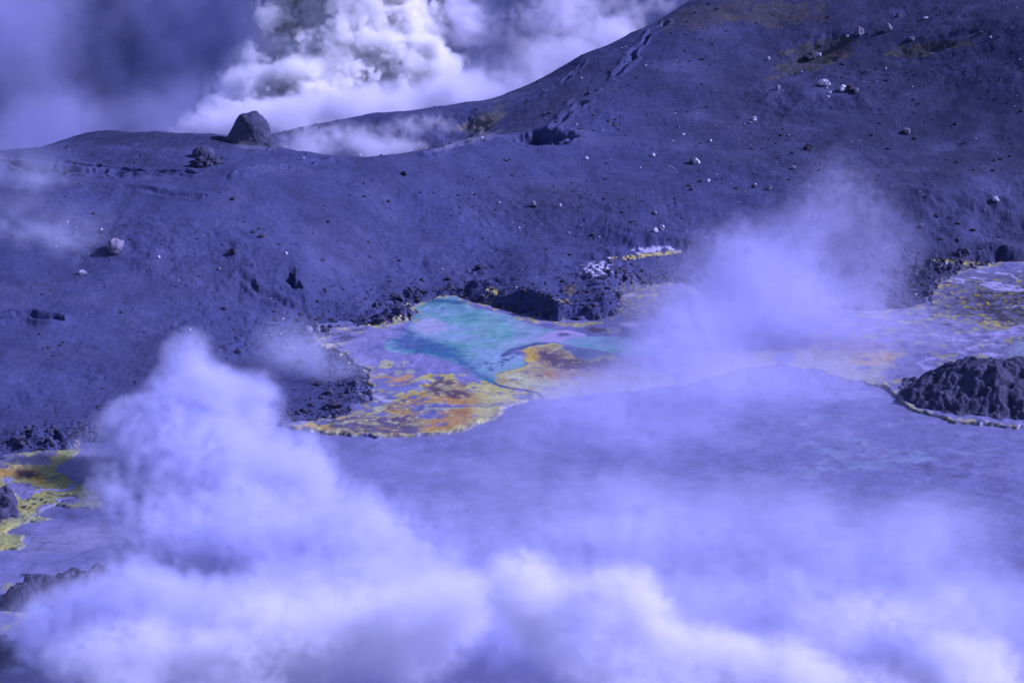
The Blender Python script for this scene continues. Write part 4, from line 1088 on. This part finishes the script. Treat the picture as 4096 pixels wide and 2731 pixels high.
def veil(name, puffs, cell, mat, label, seed, lo_l=1.0, hi_l=20, k=.7, gain=2.4, thr=.9, soft=.8, core=.1, shear=(.0, .0), warp=2.5, beta=.75, floor_z=0.3, pad=1.9, stretch=(1, 1, 1), grow=1.0, vary=.5):
    """soft torn steam: broad gaussian bodies eaten into by turbulence that is itself swirled"""
    C = np.array([[*at_y(p[0], p[1], p[2])] for p in puffs])
    Rr = np.array([p[3:6] for p in puffs], float) * grow; W = np.array([p[6] for p in puffs])
    lo = (C - Rr * pad).min(0); hi = (C + Rr * pad).max(0)
    lo[2] = max(lo[2], floor_z)
    n = np.maximum(8, np.ceil((hi - lo) / cell).astype(int)); n += n % 2; n = tuple(int(v) for v in n)
    I = np.meshgrid(*[np.arange(m, dtype=np.float32) for m in n], indexing='ij')
    X, Y, Z = (lo[i] + I[i] * cell for i in range(3))
    base = np.zeros(n, np.float32)
    for c, r, wgt in zip(C, Rr, W):
        q = ((X - c[0]) / r[0]) ** 2 + ((Y - c[1]) / r[1]) ** 2 + ((Z - c[2]) / r[2]) ** 2
        base += wgt * np.exp(-1.1 * q) - wgt * .02
    base = np.clip(base, 0, 1.6)
    sw = [fft_noise(n, cell, hi_l * .12, hi_l * .8, 1.0, seed + 20 + i) * warp / cell for i in range(3)]
    raw = fft_noise(n, cell, lo_l, hi_l, beta, seed)
    h = Z / 10.0
    nz = tri(raw, I[0] / stretch[0] + sw[0] + shear[0] * Z / cell, I[1] / stretch[1] + sw[1], I[2] / stretch[2] + sw[2])
    F = k * nz + gain * base - thr
    D = core * np.minimum(base, 1.2) * smooth(-soft, soft, F) * np.clip(1 + .35 * k * nz, .2, 2.5)
    vr = fft_noise(n, cell, hi_l * .5, hi_l * 2.5, .8, seed + 40)
    D = D * np.clip(1 + vary * vr, .08, 2.4)
    D[D < core * .01] = 0
    for axis in range(3):
        for e in (0, -1):
            if axis == 2 and e == 0: continue
            sl = [slice(None)] * 3; sl[axis] = e; D[tuple(sl)] = 0
    print('veil', name, n, int(np.prod(n)), 'filled %.2f' % (D > 0).mean())
    return volume_object(name, [float(v) for v in lo], cell, D, mat, label, 'steam')

M_plume = steam_mat('dense_steam', (1.0, .995, 1.0), .0, 1.0)
M_bank = steam_mat('lilac_steam', (.90, .89, 1.0), .1, 1.0)
M_soft = steam_mat('soft_steam', (.76, .775, 1.0), .1, 1.0)
M_puff = steam_mat('bright_steam', (.93, .925, 1.0), .1, 1.0)
M_drift = steam_mat('drifting_steam', (.66, .66, .94), .1, 1.0)
M_dusky = steam_mat('dusky_steam', (.52, .54, .80), .1, 1.0)  # darker volume colour, used for the upper left steam veil
M_mist = steam_mat('thin_steam', (.74, .78, 1.0), .1, 1.0)
STEAM = 1

if STEAM:
    cloud('steam_plume', [
        (740, 60, 690, 15, 14, 13), (830, 20, 690, 17, 15, 14), (900, 60, 685, 11, 12, 11), (700, 140, 680, 16, 14, 11), (600, 190, 675, 9, 10, 7), (560, 235, 672, 8, 8, 5), (800, 130, 680, 18, 15, 12),
        (900, 130, 675, 12, 12, 8), (1000, 125, 665, 4, 5, 5), (970, 165, 665, 10, 8, 6), (850, 205, 665, 18, 14, 8), (700, 220, 660, 18, 14, 8), (610, 250, 650, 12, 10, 5), (800, -70, 700, 22, 18, 18), (925, 20, 690, 5, 6, 7),
        (930, -60, 700, 6, 10, 12), (660, 60, 685, 8, 10, 9)],
        .6, M_plume, 'dense white billowing steam column rising behind the ridge', 11, lo_l=1.3, hi_l=46, amp=.75, bill=.95, edge=.16, core=.8, floor_z=-30)
    veil('steam_bank', [
        (1060, 200, 635, 12, 10, 7, .9), (1180, 160, 640, 10, 10, 7, 1), (1240, 140, 640, 8, 9, 6, 1), (1330, 140, 640, 9, 9, 7, 1), (1400, 90, 645, 8, 8, 6, .8), (960, 240, 625, 16, 10, 7, 1), (850, 265, 620, 16, 10, 7, 1),
        (720, 275, 615, 18, 10, 7, 1), (600, 290, 610, 16, 10, 6, .8), (480, 290, 610, 16, 10, 6, .5), (1120, 240, 625, 14, 8, 6, 1), (1450, 50, 650, 8, 8, 6, .6), (1250, 200, 630, 16, 8, 7, 1)],
        .8, M_bank, 'soft lilac bank of steam lying behind the far side of the hollow', 31, lo_l=1.2, hi_l=20, k=.55, gain=2.6, thr=.8, soft=.5, core=.22, floor_z=-30)
    veil('steam_wisp', [
        (545, 335, 512, 5, 3, 2.2, .35), (620, 345, 514, 5, 3, 2, .3), (400, 345, 505, 10, 4, 1.6, .25),
        (690, 345, 545, 7, 6, 3.2, .8), (760, 325, 550, 8, 6, 4.5, .7), (830, 335, 548, 7, 6, 4.5, 1), (880, 350, 542, 6, 5, 3, 1), (940, 335, 545, 6, 4, 2.4, .7), (700, 300, 570, 12, 8, 4, .6), (900, 300, 560, 12, 6, 4, .45),
        (1010, 280, 560, 9, 6, 3, .4), (1100, 325, 548, 6, 3, 1.8, .5), (1150, 312, 548, 4, 3, 1.4, .3)],
        .5, M_bank, 'low lilac steam curling in the hollow behind the ridge line', 41, lo_l=.8, hi_l=12, k=.7, gain=2.2, thr=.8, soft=.6, core=.22, warp=1.6)
    veil('steam_streak', [
        (1060, 40, 690, 7, 8, 9, 1), (1150, 90, 690, 12, 8, 5, .5), (1250, 40, 690, 12, 8, 6, .55), (1340, 60, 680, 10, 8, 7, .7), (1430, 20, 670, 8, 6, 7, .6), (1330, -30, 690, 14, 8, 7, .5), (1510, 5, 660, 8, 6, 4, .4)],
        .9, M_bank, 'torn streaks of steam drifting before the dark slope at the top of the picture', 51, lo_l=1.6, hi_l=24, k=1.0, gain=2.0, thr=.9, soft=.8, core=.16, warp=5, shear=(.5, 0))
    veil('steam_veil', [
        (-60, 40, 660, 24, 20, 26, 1.2), (60, 120, 655, 22, 18, 16, 1.0), (20, 260, 640, 26, 16, 14, 1.1), (200, 290, 640, 26, 16, 9, 1), (380, 270, 645, 24, 16, 9, .9), (520, 240, 650, 16, 12, 12, .7), (300, 120, 690, 50, 14, 34, .5),
        (100, 330, 625, 30, 14, 10, .9), (350, 330, 625, 26, 14, 9, .9), (560, 60, 690, 20, 14, 30, .8), (600, 90, 655, 10, 10, 18, .8), (300, -60, 690, 60, 14, 30, .5)],
        1.6, M_dusky, 'thin dusky steam veil filling the upper left behind the ridge', 61, lo_l=3, hi_l=40, k=.55, gain=1.8, thr=.5, soft=1.2, core=.028, floor_z=-60, warp=6)
    veil('steam_drift', [
        (20, 400, 475, 13, 10, 7, .8), (90, 470, 460, 12, 9, 7, .9), (40, 560, 440, 14, 10, 6, .9), (160, 590, 435, 8, 7, 6, .7), (40, 680, 420, 12, 8, 4, .5), (240, 530, 450, 8, 6, 6, .5)],
        .9, M_mist, 'thin steam drifting over the left end of the ash slope', 71, lo_l=1.5, hi_l=22, k=.8, gain=1.8, thr=.8, soft=1.2, core=.05, warp=4)
    veil('steam_cloud', [
        (428, 785, 345, 3.4, 3, 3.0, 1.0), (440, 840, 342, 4, 4, 4, 1.2), (500, 900, 340, 7, 6, 5.5, 1.4), (575, 930, 338, 5, 5, 5, 1), (400, 970, 338, 7, 6, 5, 1.1), (300, 990, 335, 6, 5, 4, 1), (205, 1015, 335, 4, 4, 2.6, .7),
        (450, 1060, 330, 13, 9, 8, .9), (620, 1060, 328, 9, 8, 7, .9), (720, 1120, 322, 6, 6, 6, .8), (300, 1140, 320, 12, 9, 7, .6), (560, 1200, 312, 18, 10, 10, .8), (760, 1230, 305, 9, 8, 8, 1), (650, 1320, 298, 15, 9, 9, 1),
        (380, 1300, 300, 14, 9, 8, .6), (260, 1400, 285, 9, 8, 6, .5), (900, 1320, 290, 9, 7, 7, 1), (500, 1440, 280, 15, 8, 8, .9), (760, 1420, 278, 13, 8, 8, 1), (1000, 1380, 280, 8, 7, 5, .8), (300, 1520, 270, 13, 8, 7, .9), (230, 1400, 266, 7, 5, 5, 1.0), (330, 1350, 268, 7, 5, 6, 1.0), (110, 1490, 262, 7, 6, 5, .9), (1050, 1300, 300, 12, 8, 6, .7), (880, 1500, 262, 10, 7, 6, .8), (620, 1540, 265, 14, 8, 7, .9)],
        .42, M_soft, 'big white steam cloud pouring from the left shore across the lake', 81, lo_l=.6, hi_l=14, k=.75, gain=2.4, thr=.75, soft=.6, core=.26, warp=2.2, grow=1.12, vary=.5, beta=.5)
    veil('steam_puffs', [
        (1190, 1320, 245, 3.6, 3, 3.8, 1.4), (1230, 1400, 242, 4.4, 4, 4.4, 1.4), (1300, 1480, 238, 4.5, 4, 4, 1), (1440, 1370, 240, 4.2, 3, 4.2, 1.6), (1400, 1450, 238, 4.6, 4, 4, 1.5), (1060, 1370, 250, 5, 4, 4.5, .9), (960, 1430, 250, 7, 5, 5, .9),
        (800, 1510, 250, 10, 6, 7, 1.1), (560, 1530, 250, 11, 6, 7, 1.1), (300, 1530, 252, 10, 6, 6, .9), (980, 1530, 240, 4, 4, 3, .7), (1600, 1390, 246, 3.6, 3, 3, .7), (1560, 1510, 236, 5, 4, 3.6, 1.1), (1700, 1510, 234, 5, 4, 4, 1.1),
        (1850, 1400, 245, 6, 4, 4, .6), (1800, 1530, 232, 5, 4, 3.6, 1), (2190, 1370, 238, 2.4, 3, 2.4, 1.2), (2150, 1490, 234, 3.0, 3, 3, 1), (2240, 1530, 232, 4.5, 4, 3.4, 1.3), (2000, 1400, 250, 7, 5, 4, .6), (2330, 1450, 238, 4, 4, 5, .6),
        (1500, 1290, 255, 7, 5, 4, .6), (1300, 1290, 258, 7, 5, 4, .55), (1920, 1500, 240, 7, 5, 5, .7), (700, 1420, 258, 12, 7, 7, .7), (150, 1500, 258, 8, 6, 5, .6), (1700, 1340, 258, 9, 6, 5, .55), (2150, 1430, 248, 8, 6, 5, .6),
        (1500, 1560, 232, 8, 5, 4, .9), (400, 1580, 245, 10, 6, 5, .8), (2000, 1570, 228, 8, 5, 4, .7), (300, 1640, 236, 10, 6, 4, .8), (700, 1640, 234, 10, 6, 4, .8), (1500, 1650, 226, 10, 6, 4, 1), (1900, 1650, 224, 10, 6, 4, .8), (2250, 1620, 226, 8, 6, 4, 1)],
        .36, M_puff, 'bright soft steam puffs rolling along the bottom of the picture', 91, lo_l=.5, hi_l=8, k=.8, gain=1.9, thr=.6, soft=.9, core=.30, warp=1.8, grow=1.2, beta=.6)
    veil('steam_drift', [
        (1400, 900, 378, 6, 6, 5, .8), (1480, 860, 385, 8, 7, 7, 1), (1580, 800, 398, 10, 8, 8, 1.1), (1620, 700, 412, 11, 8, 9, 1), (1740, 660, 420, 12, 8, 9, 1.1), (1850, 590, 430, 11, 8, 9, 1.1), (1900, 480, 440, 8, 7, 9, .8), (1930, 400, 445, 6, 6, 6, .4),
        (1960, 620, 428, 10, 8, 7, .7), (1560, 980, 368, 16, 9, 7, 1), (1750, 920, 370, 15, 8, 6, .8), (1450, 1060, 350, 16, 8, 7, .8), (1700, 1100, 340, 18, 9, 6, .8), (2060, 480, 445, 6, 6, 6, .4), (1540, 620, 430, 8, 6, 6, .5),
        (1980, 740, 410, 14, 8, 6, .6), (1250, 1020, 355, 10, 8, 5, .5), (2150, 760, 405, 12, 8, 6, .5), (1700, 800, 395, 16, 9, 8, .8), (1850, 720, 410, 14, 8, 8, .6), (1400, 980, 365, 14, 8, 6, .8), (1300, 1080, 350, 14, 8, 6, .6), (1850, 1010, 355, 16, 8, 5, .6), (1700, 880, 378, 26, 12, 9, .45), (1500, 1000, 362, 22, 10, 7, .45), (2080, 560, 435, 10, 8, 7, .45), (1750, 560, 435, 12, 8, 7, .45), (2000, 860, 390, 18, 10, 6, .4)],
        .65, M_drift, 'soft steam rising from the right shore over the coloured flats', 101, lo_l=1.0, hi_l=20, k=.95, beta=.5, gain=1.9, thr=.5, soft=1.0, core=.055, warp=6, grow=1.3, vary=.45)
    veil('steam_mist', [
        (1000, 1130, 335, 20, 12, 7, .8), (1250, 1200, 320, 20, 12, 8, .9), (1600, 1230, 310, 20, 12, 8, 1), (1950, 1200, 312, 18, 12, 6, .8), (2200, 1250, 300, 18, 10, 6, .9), (1900, 1330, 290, 18, 10, 7, 1), (1300, 1330, 290, 18, 10, 7, 1),
        (2250, 1050, 335, 12, 10, 3, .35), (60, 1380, 292, 10, 8, 4, .7), (760, 840, 385, 8, 7, 5, .9), (660, 800, 392, 7, 6, 6, .9), (2250, 1400, 275, 12, 8, 7, 1), (1100, 1000, 350, 14, 10, 4, .5)],
        .9, M_mist, 'thin patchy mist hanging low over the mud lake', 111, lo_l=1.5, hi_l=24, k=.6, gain=1.5, thr=.2, soft=1.2, core=.05, vary=.6, warp=3)
    veil('steam_bank', [
        (60, 1520, 262, 9, 8, 6, .6), (230, 1480, 262, 12, 8, 7, .9), (450, 1480, 265, 12, 8, 8, 1), (700, 1480, 265, 12, 8, 8, 1), (950, 1450, 265, 12, 8, 8, 1), (1200, 1420, 265, 12, 8, 8, 1), (1450, 1420, 265, 12, 8, 8, 1),
        (1700, 1430, 265, 12, 8, 7, .9), (1950, 1440, 262, 12, 8, 7, .8), (2200, 1450, 262, 12, 8, 7, .9), (2380, 1460, 262, 10, 8, 7, .8), (250, 1250, 300, 11, 9, 6, .55), (900, 1200, 310, 12, 9, 7, .7), (1200, 1250, 300, 14, 9, 8, .7),
        (1500, 1260, 300, 14, 9, 8, .8), (1800, 1280, 295, 14, 9, 7, .6), (2150, 1280, 295, 14, 9, 6, .6), (100, 1330, 275, 7, 7, 4, .45), (1150, 1560, 245, 12, 8, 5, .8), (1800, 1560, 245, 14, 8, 5, .8), (500, 1580, 245, 14, 8, 5, .8)],
        .7, M_soft, 'broad veil of steam lying over the near side of the lake', 131, lo_l=1.0, hi_l=14, k=.8, beta=.5, gain=1.6, thr=.2, soft=1.1, core=.10, warp=3, grow=1.1, vary=.5)

# ------------------------------------------------------------------ light
SUN = Vector((.80, .10, .58)).normalized()
el = math.asin(SUN.z); azm = math.atan2(SUN.x, SUN.y)
w = bpy.data.worlds.new("World"); SC.world = w; w.use_nodes = True
nt = w.node_tree
bg = nt.nodes['Background']
sky = nt.nodes.new('ShaderNodeTexSky'); sky.sky_type = 'NISHITA'; sky.sun_disc = False
sky.sun_elevation = el; sky.sun_rotation = azm
LT = (.57, .555, 1.0)
c = mul(nt, sky.outputs[0], (.66, .62, 1.0))
nt.links.new(c, bg.inputs[0]); bg.inputs[1].default_value = .1
sd = bpy.data.lights.new('sun', 'SUN'); so = bpy.data.objects.new('sun', sd); COL.objects.link(so)
sd.energy = 4.5; sd.angle = math.radians(.5); sd.color = LT
so.rotation_euler = SUN.to_track_quat('Z', 'Y').to_euler()
so.location = (0, 0, 300)

SC.view_settings.view_transform = 'Standard'
SC.view_settings.look = 'None'
SC.view_settings.gamma = 1
SC.view_settings.exposure = .93
SC.cycles.use_denoising = True
SC.cycles.volume_bounces = 4
SC.cycles.max_bounces = 10
SC.cycles.diffuse_bounces = 2
SC.cycles.volume_step_rate = 1.5
SC.cycles.volume_max_steps = 512
SC.cycles.use_adaptive_sampling = True
SC.cycles.adaptive_threshold = .02
